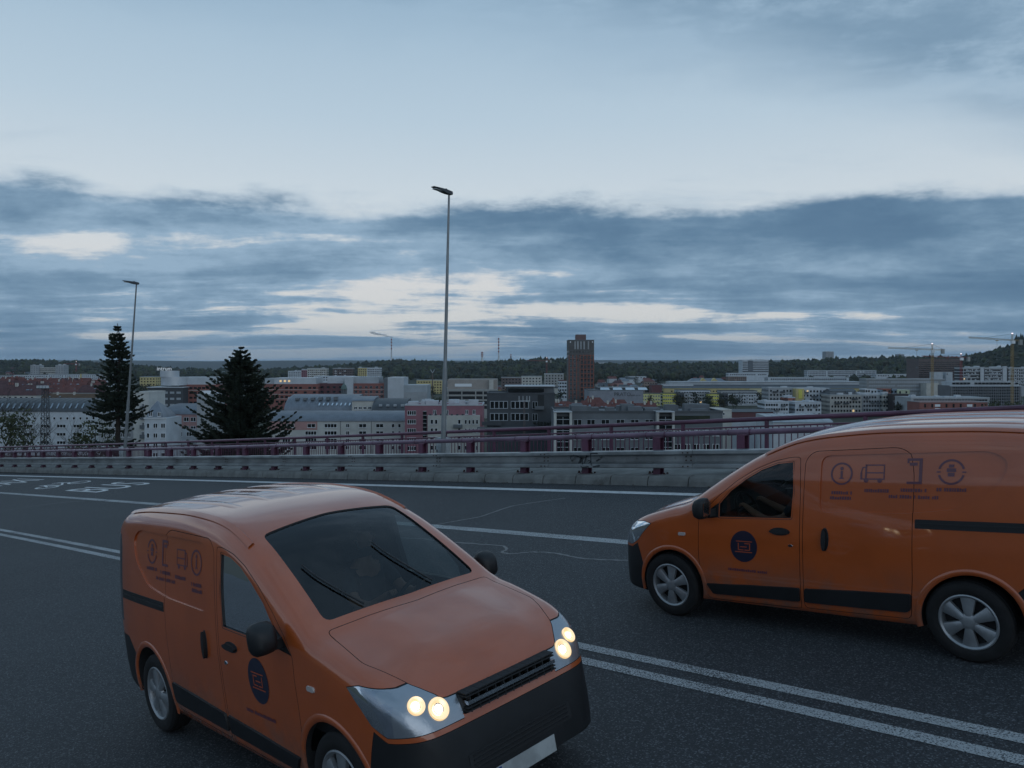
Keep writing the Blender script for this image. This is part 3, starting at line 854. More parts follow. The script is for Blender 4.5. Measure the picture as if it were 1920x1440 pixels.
    for si, side in enumerate((1, -1)):
        fd, sdr = fdoors[si], sdoors[si]
        proj_side(FW, side, -.012, 'window', M_VGLASS, fd, rbvh)
        proj_side(grow(FQ, -.001), side, -.004, 'mirror_base', M_PLAST, fd, rbvh)
        # rubber seal round the window
        ring = MB(); o_ = rounded(grow(FW, .016), .02, 3); i_ = rounded(FW, .02, 3); vs = []
        for (ax_, az_), (bx_, bz_) in zip(o_, i_):
            for xx, zz, of in ((ax_, az_, .0015), (bx_, bz_, -.004)):
                h = rbvh.ray_cast(Vector((xx, 1.5 * side, zz)), Vector((0, -side, 0))); vs.append((xx, h[0].y + of * side, zz))
        n_ = len(o_); ring.add(vs, [(2*i, 2*i+1, (2*i+3) % (2*n_), (2*i+2) % (2*n_)) if side < 0 else ((2*i+2) % (2*n_), (2*i+3) % (2*n_), 2*i+1, 2*i) for i in range(n_)])
        ring.build('window_seal', M_PLAST, fd)
        # mouldings
        proj_side(rounded([(.93, .395), (.86, .295), (-.045, .325), (-.045, .455)], .015, 2), side, .016, 'side_moulding', M_PLAST, fd, rbvh, .1, .018, .006)
        proj_side(rounded([(-.095, .455), (-.095, .325), (-.99, .35), (-1.015, .38), (-1.02, .51)], .02, 2), side, .016, 'side_moulding', M_PLAST, sdr, rbvh, .1, .018, .006)
        # slider rail
        rl = proj_side(rounded([(-1.05, 1.135), (-1.05, 1.06), (-2.02, 1.065), (-2.02, 1.14)], .008, 2), side, .003, 'slider_rail', M_PLAST, root, rbvh, .1, .006, .002)
        proj_side([(-1.06, 1.105), (-1.06, 1.092), (-2.0, 1.097), (-2.0, 1.11)], side, .0075, 'rail_groove', M_INT, rl, rbvh, .1, .004, .001)
        # handles: dark cup with a grip bar
        ell = lambda cx_, cz_, a, b, k=14: [(cx_ + a * math.cos(2*math.pi*i/k), cz_ + b * math.sin(2*math.pi*i/k)) for i in range(k)]
        hb = proj_side(ell(.14, .965, .10, .036), side, .003, 'door_handle', M_PLAST, fd, rbvh, .05, .004, .002)
        proj_side(ell(.14, .968, .098, .022), side, .026, 'grip', M_PLAST, hb, rbvh, .05, .026, -.004)
        hb = proj_side(ell(-.29, .92, .036, .105), side, .003, 'door_handle', M_PLAST, sdr, rbvh, .05, .004, .002)
        proj_side(ell(-.285, .92, .022, .10), side, .028, 'grip', M_PLAST, hb, rbvh, .05, .028, -.004)
        proj_side(ell(.035, .84, .022, .012, 10), side, .004, 'lock', M_CHROME, fd, rbvh, .05, .004, .002)
        proj_side(rounded([(1.17, .865), (1.25, .865), (1.25, .895), (1.17, .895)], .012, 3), side, .010, 'indicator', M_AMBER, root, rbvh, .05, .011, .004)
        # wheel-arch lip
        for wx, r in ((1.35, .372), (-1.47, .378)):
            q = MB(); vs = []; A = [math.radians(a) for a in range(-14, 195, 6)]
            for a in A:
                for rr, of in ((r - .004, -.006), (r + .008, .008), (r + .034, .009), (r + .046, .0005)):
                    xx, zz = wx + rr * math.cos(a), .335 + rr * math.sin(a)
                    h = rbvh.ray_cast(Vector((xx, 1.5 * side, max(zz, .25))), Vector((0, -side, 0)))
                    y = h[0].y if h[0] is not None else .84 * side
                    vs.append((xx, y + of * side, zz))
            k = 4; q.add(vs, [(i*k+j, i*k+j+1, (i+1)*k+j+1, (i+1)*k+j) if side < 0 else ((i+1)*k+j, (i+1)*k+j+1, i*k+j+1, i*k+j) for i in range(len(A)-1) for j in range(k-1)])
            q.build('arch_lip', M_PAINTVAN, root, 60)
        # roof gutter strip
        q = MB(); vs = []
        X = [.35 - .1 * i for i in range(24)]
        for x in X:
            H = van_section(x); c0, c1 = H[-12], H[-11]
            vs += [(x, (c0[0] + .012) * side, c0[1] + .002), (x, c0[0] * side, c0[1] + .014), (x, (c1[0]) * side, c1[1] + .014), (x, (c1[0] - .012) * side, c1[1] + .004)]
        q.add(vs, [(i*4+j, i*4+j+1, i*4+5+j, i*4+4+j) for i in range(len(X)-1) for j in range(3)]); fixm = fix_normals(q.mesh('roof_gutter', M_PAINTVAN, 50)); link('roof_gutter', fixm, root)
        # mirror: arm and housing and glass
        q = MB(); yb = .86 * side
        q.add([(.90, .80 * side, 1.075), (.80, .80 * side, 1.07), (.80, .80 * side, 1.16), (.88, .80 * side, 1.15), (.93, .93 * side, 1.09), (.84, .93 * side, 1.085), (.84, .93 * side, 1.14), (.92, .93 * side, 1.14)],
              [(0, 1, 2, 3), (7, 6, 5, 4), (0, 4, 5, 1), (1, 5, 6, 2), (2, 6, 7, 3), (3, 7, 4, 0)])
        mir = link('mirror', fix_normals(q.mesh('mirror', M_PLAST)), root)
        q = MB(); rings = [(.84, .06, .075), (.86, .085, .10), (.90, .09, .105), (.95, .078, .088), (.98, .045, .05)]; vs = []
        for x, a, b in rings:
            for j in range(16):
                t = 2 * math.pi * j / 16; c_, s_ = math.cos(t), math.sin(t)
                vs.append((x, (.99 + a * math.copysign(abs(c_) ** .6, c_)) * side, 1.175 + b * math.copysign(abs(s_) ** .6, s_)))
        q.add(vs, [(i*16+j, i*16+(j+1) % 16, (i+1)*16+(j+1) % 16, (i+1)*16+j) for i in range(4) for j in range(16)] + [tuple(range(16))[::-1], tuple(64 + j for j in range(16))])
        link('mirror_housing', fix_normals(q.mesh('mirror_housing', M_PLAST, 50)), mir)
        q = MB(); q.box(.834, .838, .925 * side if side > 0 else -1.055, 1.055 if side > 0 else -.925, 1.11, 1.24); q.build('mirror_glass', M_CHROME, mir)
        # headlight internals: clear outer lens plus bright bowl
        hl = hls[si]
        proj_side(grow(HLP[:2] + [(1.88, .965), (1.99, .935), (1.99, .72)] + HLP[5:], -.006), side, .004, 'lens', M_LENS, hl, rbvh, .05)
        # decals
        sx = 1
        bd = proj_side(ell(.51, .80, .142, .152, 32), side, .002, 'badge', M_NAVY, fd, rbvh, .06)
        for (x0_, x1_, z0_, z1_) in ((.42, .59, .845, .853), (.42, .60, .742, .75), (.44, .45, .762, .83), (.44, .50, .825, .833), (.44, .50, .762, .770), (.56, .57, .762, .833), (.51, .57, .762, .770), (.475, .545, .792, .800)):
            proj_side([(x0_, z0_), (x1_, z0_), (x1_, z1_), (x0_, z1_)], side, .0035, 'badge_mark', M_ORNG, bd, rbvh, .2)
        def words(x, z, w, h, parent):
            """a line of print: small separate letters-sized marks"""
            a = x + w / 2; q = MB()
            rr = random.Random(int(abs(x * 1000 + z * 77)))
            while a > x - w / 2:
                lw = rr.uniform(.010, .019)
                h_ = h * rr.choice((1, 1, .8))
                h0 = pbvh.ray_cast(Vector((a, 1.5 * side, z)), Vector((0, -side, 0)))[0]; y = h0.y + .0025 * side
                h1 = pbvh.ray_cast(Vector((a, 1.5 * side, z + h_)), Vector((0, -side, 0)))[0]; y1 = h1.y + .0025 * side
                q.add([(a, y, z), (a - lw, y, z), (a - lw, y1, z + h_), (a, y1, z + h_)], [(0, 1, 2, 3) if side < 0 else (3, 2, 1, 0)])
                a -= lw + .005 + (.015 if rr.random() < .12 else 0)
            return q.build('lettering', M_DECAL, parent)
        words(.48, .555, .40, .024, fd)
        for x, z, w in ((-.42, 1.32, .17), (-.72, 1.345, .19), (-1.02, 1.355, .19), (-1.31, 1.365, .21), (-.42, 1.275, .19), (-1.03, 1.30, .40)): words(x, z, w, .028, sdr if x > -1 else root)
        def icon(polys, parent):
            for p_ in polys: proj_side(p_, side, .0025, 'icon', M_DECAL, parent, pbvh, .06)
        def annulus(cx_, cz_, r0, r1, a0=0, a1=360, parent=None):
            q = MB(); vs = []; K = 26
            for i in range(K + 1):
                t = math.radians(a0 + (a1 - a0) * i / K)
                for r_ in (r0, r1):
                    xx, zz = cx_ + r_ * math.cos(t), cz_ + r_ * math.sin(t)
                    vs.append((xx, pbvh.ray_cast(Vector((xx, 1.5 * side, zz)), Vector((0, -side, 0)))[0].y + .0025 * side, zz))
            q.add(vs, [((2*i, 2*i+1, 2*i+3, 2*i+2) if side < 0 else (2*i+2, 2*i+3, 2*i+1, 2*i)) for i in range(K)]); q.build('icon', M_DECAL, parent)
        R4 = lambda x0_, x1_, z0_, z1_: [(x0_, z0_), (x1_, z0_), (x1_, z1_), (x0_, z1_)]
        annulus(-.42, 1.50, .082, .098, parent=sdr); icon([ell(-.42, 1.545, .016, .016, 10), R4(-.44, -.40, 1.455, 1.465), R4(-.43, -.41, 1.465, 1.525)], sdr)
        icon([R4(-.78, -.63, 1.57, 1.58), R4(-.79, -.78, 1.46, 1.58), R4(-.79, -.63, 1.505, 1.515), R4(-.64, -.625, 1.46, 1.58), [(-.625, 1.56), (-.60, 1.56), (-.585, 1.51), (-.595, 1.51), (-.607, 1.55), (-.625, 1.55)], R4(-.60, -.585, 1.46, 1.51), R4(-.79, -.585, 1.452, 1.462),
              ell(-.75, 1.445, .02, .02, 12), ell(-.635, 1.445, .02, .02, 12)], sdr)
        icon([R4(-1.09, -.97, 1.61, 1.63), R4(-1.09, -1.065, 1.44, 1.61), R4(-1.09, -.97, 1.42, 1.44), R4(-.985, -.97, 1.59, 1.61), R4(-1.05, -.99, 1.57, 1.595)], root)
        annulus(-1.31, 1.52, .085, .102, 15, 165, parent=root); annulus(-1.31, 1.52, .085, .102, 195, 345, parent=root)
        icon([R4(-1.345, -1.275, 1.52, 1.55), R4(-1.33, -1.29, 1.555, 1.58), R4(-1.335, -1.285, 1.485, 1.515), R4(-1.42, -1.39, 1.515, 1.525), R4(-1.23, -1.20, 1.515, 1.525)], root)
    # windscreen glass projected from above
    q = MB(); vs = []; NX, NY = 14, 16
    for i in range(NX + 1):
        f = i / NX
        for j in range(NY + 1):
            g_ = j / NY * 2 - 1
            x = (1.17 - .035 * g_ * g_) * (1 - f) + (.255 + .045 * g_ * g_) * f; y = g_ * (.665 * (1 - f) + .59 * f)
            h = bvh.ray_cast(Vector((x, y, 3)), Vector((0, 0, -1))); vs.append((x - .006, y, h[0].z - .010))
    q.add(vs, [(i*(NY+1)+j, i*(NY+1)+j+1, (i+1)*(NY+1)+j+1, (i+1)*(NY+1)+j) for i in range(NX) for j in range(NY)])
    ws = link('windscreen', fix_normals(q.mesh('windscreen', M_VGLASS, 60)), root)
    for s_, x0_ in ((1, .25), (-1, -.35)):
        q = MB(); p = []
        for i in range(10):
            f = i / 9; x = 1.13 - .42 * f; y = x0_ + .55 * f * s_ * (1 if s_ > 0 else -1) if False else x0_ - .30 * math.sin(f * 1.2) + .1 * f
            h = bvh.ray_cast(Vector((x, y, 3)), Vector((0, 0, -1))); p.append((x, y, h[0].z + .008))
        q.tube(p, .007, 6); q.build('wiper', M_PLAST, ws)
    # grille bars, number plate, fog lamps, emblem bar
    gr0 = gr_[0]
    q = MB(); q.box(2.05, 2.215, -.38, .38, .79, .812); q.build('grille_bar', M_CHROME, gr0)
    for zb_ in (.748, .768, .832, .848): q = MB(); q.box(2.02, 2.208, -.385, .385, zb_, zb_ + .007); q.build('grille_slat', M_INT, gr0)
    for yb_ in [-.35 + .07 * i for i in range(11)]: q = MB(); q.box(2.02, 2.200, yb_ - .003, yb_ + .003, .74, .856); q.build('grille_slat', M_INT, gr0)
    q = MB(); q.box(2.195, 2.214, -.255, .255, .285, .385); npl = q.build('number_plate', M_PLATE, fb[0]); q = MB(); q.box(2.2142, 2.2155, -.25, -.215, .29, .38); q.build('plate_band', mat('plate_blue', (.02, .05, .22), .4), npl)
    q = MB(); q.box(2.17, 2.214, -.44, .44, .42, .53); lin = q.build('lower_intake', M_INT, fb[0])
    for i in range(4): q = MB(); q.box(2.2145, 2.219, -.41, .41, .434 + .026 * i, .443 + .026 * i); q.build('intake_slat', M_PLAST, lin)
    for s_ in (1, -1):
        q = MB(); q.lathe([(.0, .02), (.045, .02), (.055, 0)], 16, M=Matrix.Translation((2.065, .60 * s_, .42)) @ Matrix.Rotation(math.pi / 2, 4, 'Y') @ Matrix.Rotation(.45 * s_, 4, 'X')); q.build('fog_lamp', M_LENS, fb[0])
    # cabin furniture
    q = MB(); q.prism([(1.33, .55), (1.33, 1.12), (1.05, 1.13), (.86, 1.06), (.84, .85), (1.0, .55)], 'y', -.76, .76); link('dashboard', fix_normals(q.mesh('dashboard', M_SEAT)), root)
    for y in (.37, -.37):
        q = MB(); q.prism(rounded([(.50, .50), (.52, .68), (.0, .66), (-.02, .50)], .05, 3), 'y', y - .24, y + .24); seat = link('seat', fix_normals(q.mesh('seat', M_SEAT)), root)
        q = MB(); q.prism(rounded([(.05, .66), (-.10, .66), (-.30 + .2, 1.22), (.0, 1.24)], .04, 3), 'y', y - .22, y + .22); link('backrest', fix_normals(q.mesh('backrest', M_SEAT)), seat)
        q = MB(); q.prism(rounded([(-.02, 1.27), (-.11, 1.27), (-.12, 1.45), (-.04, 1.46)], .03, 3), 'y', y - .13, y + .13); link('headrest', fix_normals(q.mesh('headrest', M_SEAT)), seat)
    q = MB(); Mw = Matrix.Translation((.74, .37, 1.06)) @ Matrix.Rotation(math.radians(-62), 4, 'Y')
    ring = [tuple(Mw @ Vector((.185 * math.cos(a), .185 * math.sin(a), 0))) for a in [2 * math.pi * i / 28 for i in range(29)]]
    q.tube(ring, .015, 8, cap=False); q.tube([Mw @ Vector((-.18, 0, 0)), Mw @ Vector((.18, 0, 0))], .018, 6); q.tube([Mw @ Vector((0, -.18, 0)), Mw @ Vector((0, .18, 0))], .018, 6)
    q.tube([Mw @ Vector((0, 0, .02)), Mw @ Vector((0, 0, -.22))], .035, 8); q.build('steering_wheel', M_PLAST, root, 50)
    q = MB(); q.box(.62, .65, -.11, .11, 1.44, 1.50); q.tube([(.63, 0, 1.50), (.60, 0, 1.56)], .01, 6); q.build('rear_view_mirror', M_PLAST, root)
    # wheels
    q = MB()
    tp = [(.215, -.085), (.235, -.098), (.275, -.102), (.305, -.094), (.322, -.075), (.326, -.05), (.320, -.047), (.320, -.04), (.327, -.037), (.327, -.004), (.320, 0), (.327, .004), (.327, .037), (.320, .04), (.320, .047), (.326, .05), (.322, .075), (.305, .094), (.275, .102), (.235, .098), (.215, .085)]
    q.lathe(tp, 48, 'y', closed=True); tyre = fix_normals(q.mesh('wheel', M_TYRE, 30))
    q = MB()   # rim barrel and cover with six broad spokes (built for the +y side)
    q.lathe([(.213, -.08), (.216, .06), (.222, .092), (.212, .097), (.198, .086), (.192, .06), (.188, .0)], 48, 'y', mi=0)
    q.lathe([(.19, .015), (.0, .015)], 24, 'y', mi=1)
    K = 6
    for i in range(K):
        M = Matrix.Rotation(2 * math.pi * i / K + .26, 4, 'Y')
        pr_ = [(.050, .030), (.085, .040), (.135, .050), (.196, .066)]
        vs = []
        for r_, w_ in pr_:
            yy = .088 - .06 * (r_ - .05) ** 2 * 10 + (.004 if r_ > .18 else 0)
            vs += [(r_, yy - .030, -w_), (r_, yy - .004, -w_ * .92), (r_, yy + .006, -w_ * .45), (r_, yy + .006, w_ * .45), (r_, yy - .004, w_ * .92), (r_, yy - .030, w_)]
        fs = [(j*6+k, j*6+k+1, j*6+7+k, j*6+6+k) for j in range(3) for k in range(5)] + [(18, 19, 20, 21, 22, 23)]
        vs = [(x, y, z * .95) for x, y, z in vs]
        q.add([tuple(M @ Vector(p)) for p in vs], fs, 0)
    q.lathe([(.0, .098), (.03, .098), (.045, .094), (.066, .086), (.072, .066)], 24, 'y', mi=0)
    rim = fix_normals(q.mesh('rim', [M_RIM, M_INT], 35))
    for wx in (1.35, -1.47):
        for s_ in (1, -1):
            w = link('wheel', tyre, root); w.location = (wx, .765 * s_, .326); w.rotation_euler = (0, rnd.uniform(0, 6), 0 if s_ > 0 else math.pi)
            link('rim', rim, w)
    for yr in (-.42, -.14, .14, .42):
        q = MB(); vs = []; X = [-.35 - .12 * i for i in range(14)]
        for i, x in enumerate(X):
            hgt = .006 * min(1, i / 1.5, (len(X) - 1 - i) / 1.5)
            for dy_, e in ((-.055, -.004), (-.035, hgt), (.035, hgt), (.055, -.004)):
                h = bvh.ray_cast(Vector((x, yr + dy_, 3)), Vector((0, 0, -1))); vs.append((x, yr + dy_, h[0].z + e))
        q.add(vs, [(i*4+j, i*4+j+1, i*4+5+j, i*4+4+j) for i in range(len(X)-1) for j in range(3)]); link('roof_rib', fix_normals(q.mesh('roof_rib', M_PAINTVAN, 50)), root)
    # underside: dark floor pan, axles
    q = MB(); q.box(-2.0, 1.95, -.45, .45, .17, .24); q.build('underbody', M_INT, root)
    q = MB(); q.tube([(.12, .3, 1.872), (-.10, .3, 2.03)], .006, 6); q.build('aerial', M_PLAST, root) if False else None
    prebm.free(); ref.free()
    # final proportions: upright lines rake back a little, the nose is kept short
    seen = set()
    def rake(o):
        for ch in o.children:
            if ch.name.split('.')[0] in ('wheel', 'rim'): continue
            if ch.type == 'MESH' and ch.data.name not in seen:
                seen.add(ch.data.name)
                for v in ch.data.vertices:
                    if v.co.x > 1.72: v.co.x = 1.72 + (v.co.x - 1.72) * .78
                    v.co.x -= RAKE * (v.co.z - .12)
                ch.data.update()
            rake(ch)
    rake(root)
    return root, hls
van, van_hls = build_van()
def place_van(o, s, n, sign):
    c = RP(s, n); T = (RP(s + .6, n) - RP(s - .6, n)).normalized() * sign
    Nn = (RP(s, n + .6) - RP(s, n - .6)).normalized() * (-sign)
    z = T.cross(Nn).normalized(); y = z.cross(T)
    M = Matrix((T, y, z)).transposed().to_4x4(); M.translation = c
    o.matrix_world = M
    return M
MV1 = place_van(van, 3.47, 7.94, 1)
tag(van, 'orange panel van with headlights off, driving beside the bus lane', 'van', 'orange delivery vans')
van2 = copy_tree(van)
MV2 = place_van(van2, 5.48, 3.52, -1)
tag(van2, 'orange panel van with lit headlights, coming the other way along the double line', 'van', 'orange delivery vans')
for ch in van2.children:
    if ch.name.split('.')[0] == 'headlight':
        me = ch.data.copy(); ch.data = me
        ys = 1 if sum(v.co.y for v in me.vertices) > 0 else -1
        hb_ = bmesh.new(); hb_.from_mesh(me); bmesh.ops.triangulate(hb_, faces=hb_.faces); hv = BVHTree.FromBMesh(hb_); hb_.free()
        for z_, y_, r_ in ((.865, .665, .050), (.815, .545, .062)):
            h = hv.ray_cast(Vector((3.0, y_ * ys, z_)), Vector((-1, 0, 0)))
            if h[0] is None: continue
            M = Matrix.Translation(h[0] + h[1] * .004) @ h[1].to_track_quat('Z', 'Y').to_matrix().to_4x4()
            q = MB(); q.lathe([(r_ * .42, -.012), (r_ * .6, -.006), (r_ * .85, .002), (r_, .004), (r_ * 1.06, 0), (r_ * 1.06, -.02)], 24, M=M @ Matrix.Translation((0, 0, .004))); rf = q.build('reflector', M_HLGLOW, ch, 60)
            q = MB(); q.lathe([(0, .012), (r_ * .25, .009), (r_ * .45, -.004), (r_ * .45, -.02)], 18, M=M); q.build('bulb', M_HLON, ch, 60)
        q = MB()

# ------------------------------------------------------------------ drivers
M_SKIN = mat('skin', (.30, .155, .10), .6, var=.15, vscale=12)
M_SHIRT = mat('dark_work_shirt', (.035, .038, .045), .9, var=.3, vscale=7)
M_HAIR = mat('dark_hair', (.015, .012, .010), .8)
def skin_mesh(name, pts, edges, rad, m, sub=1):
    me = bpy.data.meshes.new(name); me.from_pydata([tuple(p) for p in pts], edges, []); me.update()
    o = bpy.data.objects.new(name, me); COL.objects.link(o)
    sk = o.modifiers.new('s', 'SKIN'); 
    for v, r in zip(me.skin_vertices[0].data, rad): v.radius = (r, r) if not isinstance(r, tuple) else r
    me.skin_vertices[0].data[0].use_root = True
    ss_ = o.modifiers.new('u', 'SUBSURF'); ss_.levels = sub; ss_.render_levels = sub
    dg = bpy.context.evaluated_depsgraph_get(); new = bpy.data.meshes.new_from_object(o.evaluated_get(dg)); bpy.data.objects.remove(o)
    new.materials.clear(); new.materials.append(m); new.polygons.foreach_set('use_smooth', [True] * len(new.polygons)); return new
def driver(M, label):
    """seated behind the wheel, both hands on the rim (van coordinates)"""
    y0 = .37
    P = [(.12, y0, .80), (.07, y0, .98), (.05, y0, 1.15), (.06, y0, 1.27), (.085, y0, 1.35), (.10, y0, 1.45), (.11, y0, 1.54)]   # spine, neck, head
    R_ = [(.15, .13), (.135, .115), (.15, .115), (.09, .08), (.052, .055), (.078, .092), (.06, .075)]
    E_ = [(i, i + 1) for i in range(6)]
    def add(parent, pts, rr):
        k = parent
        for p, r in zip(pts, rr): P.append(p); R_.append(r); E_.append((k, len(P) - 1)); k = len(P) - 1
        return k
    for s_ in (1, -1):
        w = add(2, [(.08, y0 + .19 * s_, 1.20), (.24, y0 + .235 * s_, 1.02), (.42, y0 + .225 * s_, .995), (.60, y0 + .195 * s_, 1.09), (.645, y0 + .185 * s_, 1.115)], [.062, .05, .046, .032, (.018, .034)])
        # fingers curl over the rim, thumb along its inside
        for k, (dy, L) in enumerate(((-.026, .9), (-.009, 1.0), (.009, .95), (.026, .75))):
            add(w, [(.675, y0 + .185 * s_ + dy, 1.145), (.675 + .035 * L, y0 + .183 * s_ + dy, 1.150), (.675 + .050 * L, y0 + .180 * s_ + dy, 1.120)], [.009, .009, .0075])
        add(w, [(.655, y0 + .150 * s_, 1.125), (.685, y0 + .140 * s_, 1.140)], [.011, .009])
    for s_ in (1, -1):
        add(0, [(.18, y0 + .10 * s_, .745), (.58, y0 + .13 * s_, .77), (.80, y0 + .12 * s_, .50), (.90, y0 + .12 * s_, .48)], [.095, .075, .055, .04])
    t = thing('person', label, 'person')
    body = link('body', skin_mesh('body', P, E_, R_, M_SKIN), t)
    q = MB()   # nose, ears and brow are added to the head as small shapes joined to the body
    bm = bmesh.new(); bm.from_mesh(body.data)
    for c, r in (((.198, y0, 1.452), .016), ((.11, y0 + .083, 1.46), .022), ((.11, y0 - .083, 1.46), .022), ((.185, y0, 1.395), .03)):
        bmesh.ops.create_icosphere(bm, subdivisions=2, radius=r, matrix=Matrix.Translation(c))
    bm.to_mesh(body.data); bm.free()
    body.data.polygons.foreach_set('use_smooth', [True] * len(body.data.polygons))
    # hair cap
    bm = bmesh.new(); bmesh.ops.create_icosphere(bm, subdivisions=3, radius=.102, matrix=Matrix.Translation((.095, y0, 1.50)) @ Matrix.Diagonal((1.06, .90, 1.06, 1)))
    bmesh.ops.delete(bm, geom=[v for v in bm.verts if v.co.z < 1.465 or (v.co.x > .155 and v.co.z < 1.535)], context='VERTS')
    me = bpy.data.meshes.new('hair'); bm.to_mesh(me); bm.free(); me.materials.append(M_HAIR); link('hair', me, t)
    # shirt: a looser shell over trunk and upper arms, trousers over the legs
    Ps = [(.12, y0, .78), (.07, y0, .98), (.05, y0, 1.15), (.06, y0, 1.27)]; Rs = [(.168, .146), (.152, .13), (.168, .132), (.10, .09)]; Es = [(0, 1), (1, 2), (2, 3)]
    for s_ in (1, -1):
        k = 2
        for p, r in zip([(.08, y0 + .19 * s_, 1.20), (.22, y0 + .232 * s_, 1.04)], [.076, .062]): Ps.append(p); Rs.append(r); Es.append((k, len(Ps) - 1)); k = len(Ps) - 1
    link('shirt', skin_mesh('shirt', Ps, Es, Rs, M_SHIRT), t)
    Pt = [(.12, y0, .76)]; Rt = [(.165, .14)]; Et = []
    for s_ in (1, -1):
        k = 0
        for p, r in zip([(.18, y0 + .10 * s_, .745), (.58, y0 + .13 * s_, .77), (.80, y0 + .12 * s_, .50)], [.108, .088, .066]): Pt.append(p); Rt.append(r); Et.append((k, len(Pt) - 1)); k = len(Pt) - 1
    link('trousers', skin_mesh('trousers', Pt, Et, Rt, M_SHIRT), t)
    t.matrix_world = M @ Matrix.Translation((-RAKE * .98, 0, 0))
    return t
driver(MV1, 'driver in a dark shirt, hands on the wheel of the van with headlights off')
driver(MV2, 'driver in a dark shirt, hands on the wheel of the van with lit headlights')

# ------------------------------------------------------------------ terrain
RIDGE = [(-900, 684, 2600), (-300, 682, 2400), (0, 684, 2200), (100, 686, 2200), (220, 690, 2300), (330, 700, 2300), (480, 702, 2300), (560, 698, 2300), (640, 694, 2300), (690, 688, 2300), (740, 684, 2300),
         (800, 687, 2200), (880, 691, 2100), (950, 686, 2000), (1040, 684, 1900), (1090, 688, 1900), (1130, 694, 1900), (1200, 692, 2000), (1400, 691, 2000), (1500, 687, 1900), (1560, 684, 1900),
         (1700, 682, 1800), (1800, 682, 1700), (1850, 676, 1500), (1890, 668, 1400), (1920, 661, 1350), (2100, 640, 1300), (2800, 640, 1300)]
def sst(a, b, x):
    t = min(1, max(0, (x - a) / (b - a))); return t * t * (3 - 2 * t)
def terrain_z(x, y):
    r = math.hypot(x, y)
    ne = math.cos(TH) * x + math.sin(TH) * y; s = -math.sin(TH) * x + math.cos(TH) * y
    side = RZ0 - RB * max(-60, min(90, s)) + RC * max(-30, min(16, ne)) + RQ * max(-60, min(90, s)) ** 2 - 1.6
    if s > 90: side -= (s - 90) * .03
    side = max(side, -20)
    base = -35.0 + 1.5 * mnoise.noise(Vector((x / 260, y / 260, 0)))
    f = sst(17.5, 75, ne + RK * 0) if y > -5 else 0
    v = side * (1 - f) + base * f if ne > 17.5 else side
    if y > 200:
        px = 960 + F * x / y
        if px < -900: p0, rr = 684, 2600
        elif px > 2800: p0, rr = 640, 1300
        else:
            p0 = interp([(a, b) for a, b, c in RIDGE], px); rr = interp([(a, c) for a, b, c in RIDGE], px)
        top = (HZ - p0) / F * rr
        h = sst(rr * .52, rr, y) ** 1.3
        v = v + (top - v) * h if y < rr else top - (y - rr) * .012 * sst(rr, rr + 900, y)
        if y < rr * 1.02: v += 3 * h * mnoise.noise(Vector((x / 90, y / 90, 2)))
        # far blue ridge
        if y > 5000:
            far = 8 + 30 * (mnoise.noise(Vector((x / 2500, 7, 0))) ) + 20
            v = v + (far - v) * sst(6500, 9500, y)
    return v
M_LAND = mat('land', (.030, .040, .022), .95, var=.5, vscale=.02, col2=(.05, .045, .03))
rs_ = [18 + 0.0] + [22 * 1.068 ** i for i in range(96)]
rs_ = [r for r in rs_ if r < 12500] + [12500]
azs = [math.radians(a) for a in list(range(-180, -48, 6)) + [x * .75 - 48 for x in range(0, 129)] + list(range(54, 181, 6))]
q = MB(); vs = []
for r in rs_:
    for a in azs:
        x, y = r * math.sin(a), r * math.cos(a); vs.append((x, y, terrain_z(x, y)))
k = len(azs)
fs = [(i * k + j, i * k + j + 1, (i + 1) * k + j + 1, (i + 1) * k + j) for i in range(len(rs_) - 1) for j in range(k - 1)]
q.add(vs, fs)
c0 = len(q.v); q.v.append((0, 0, terrain_z(0, 0) - .2))
for j in range(k - 1): q.f.append([c0, j + 1, j]); q.mi.append(0)
tag(link('terrain', fix_normals(q.mesh('terrain', M_LAND, 60))), kind='structure')

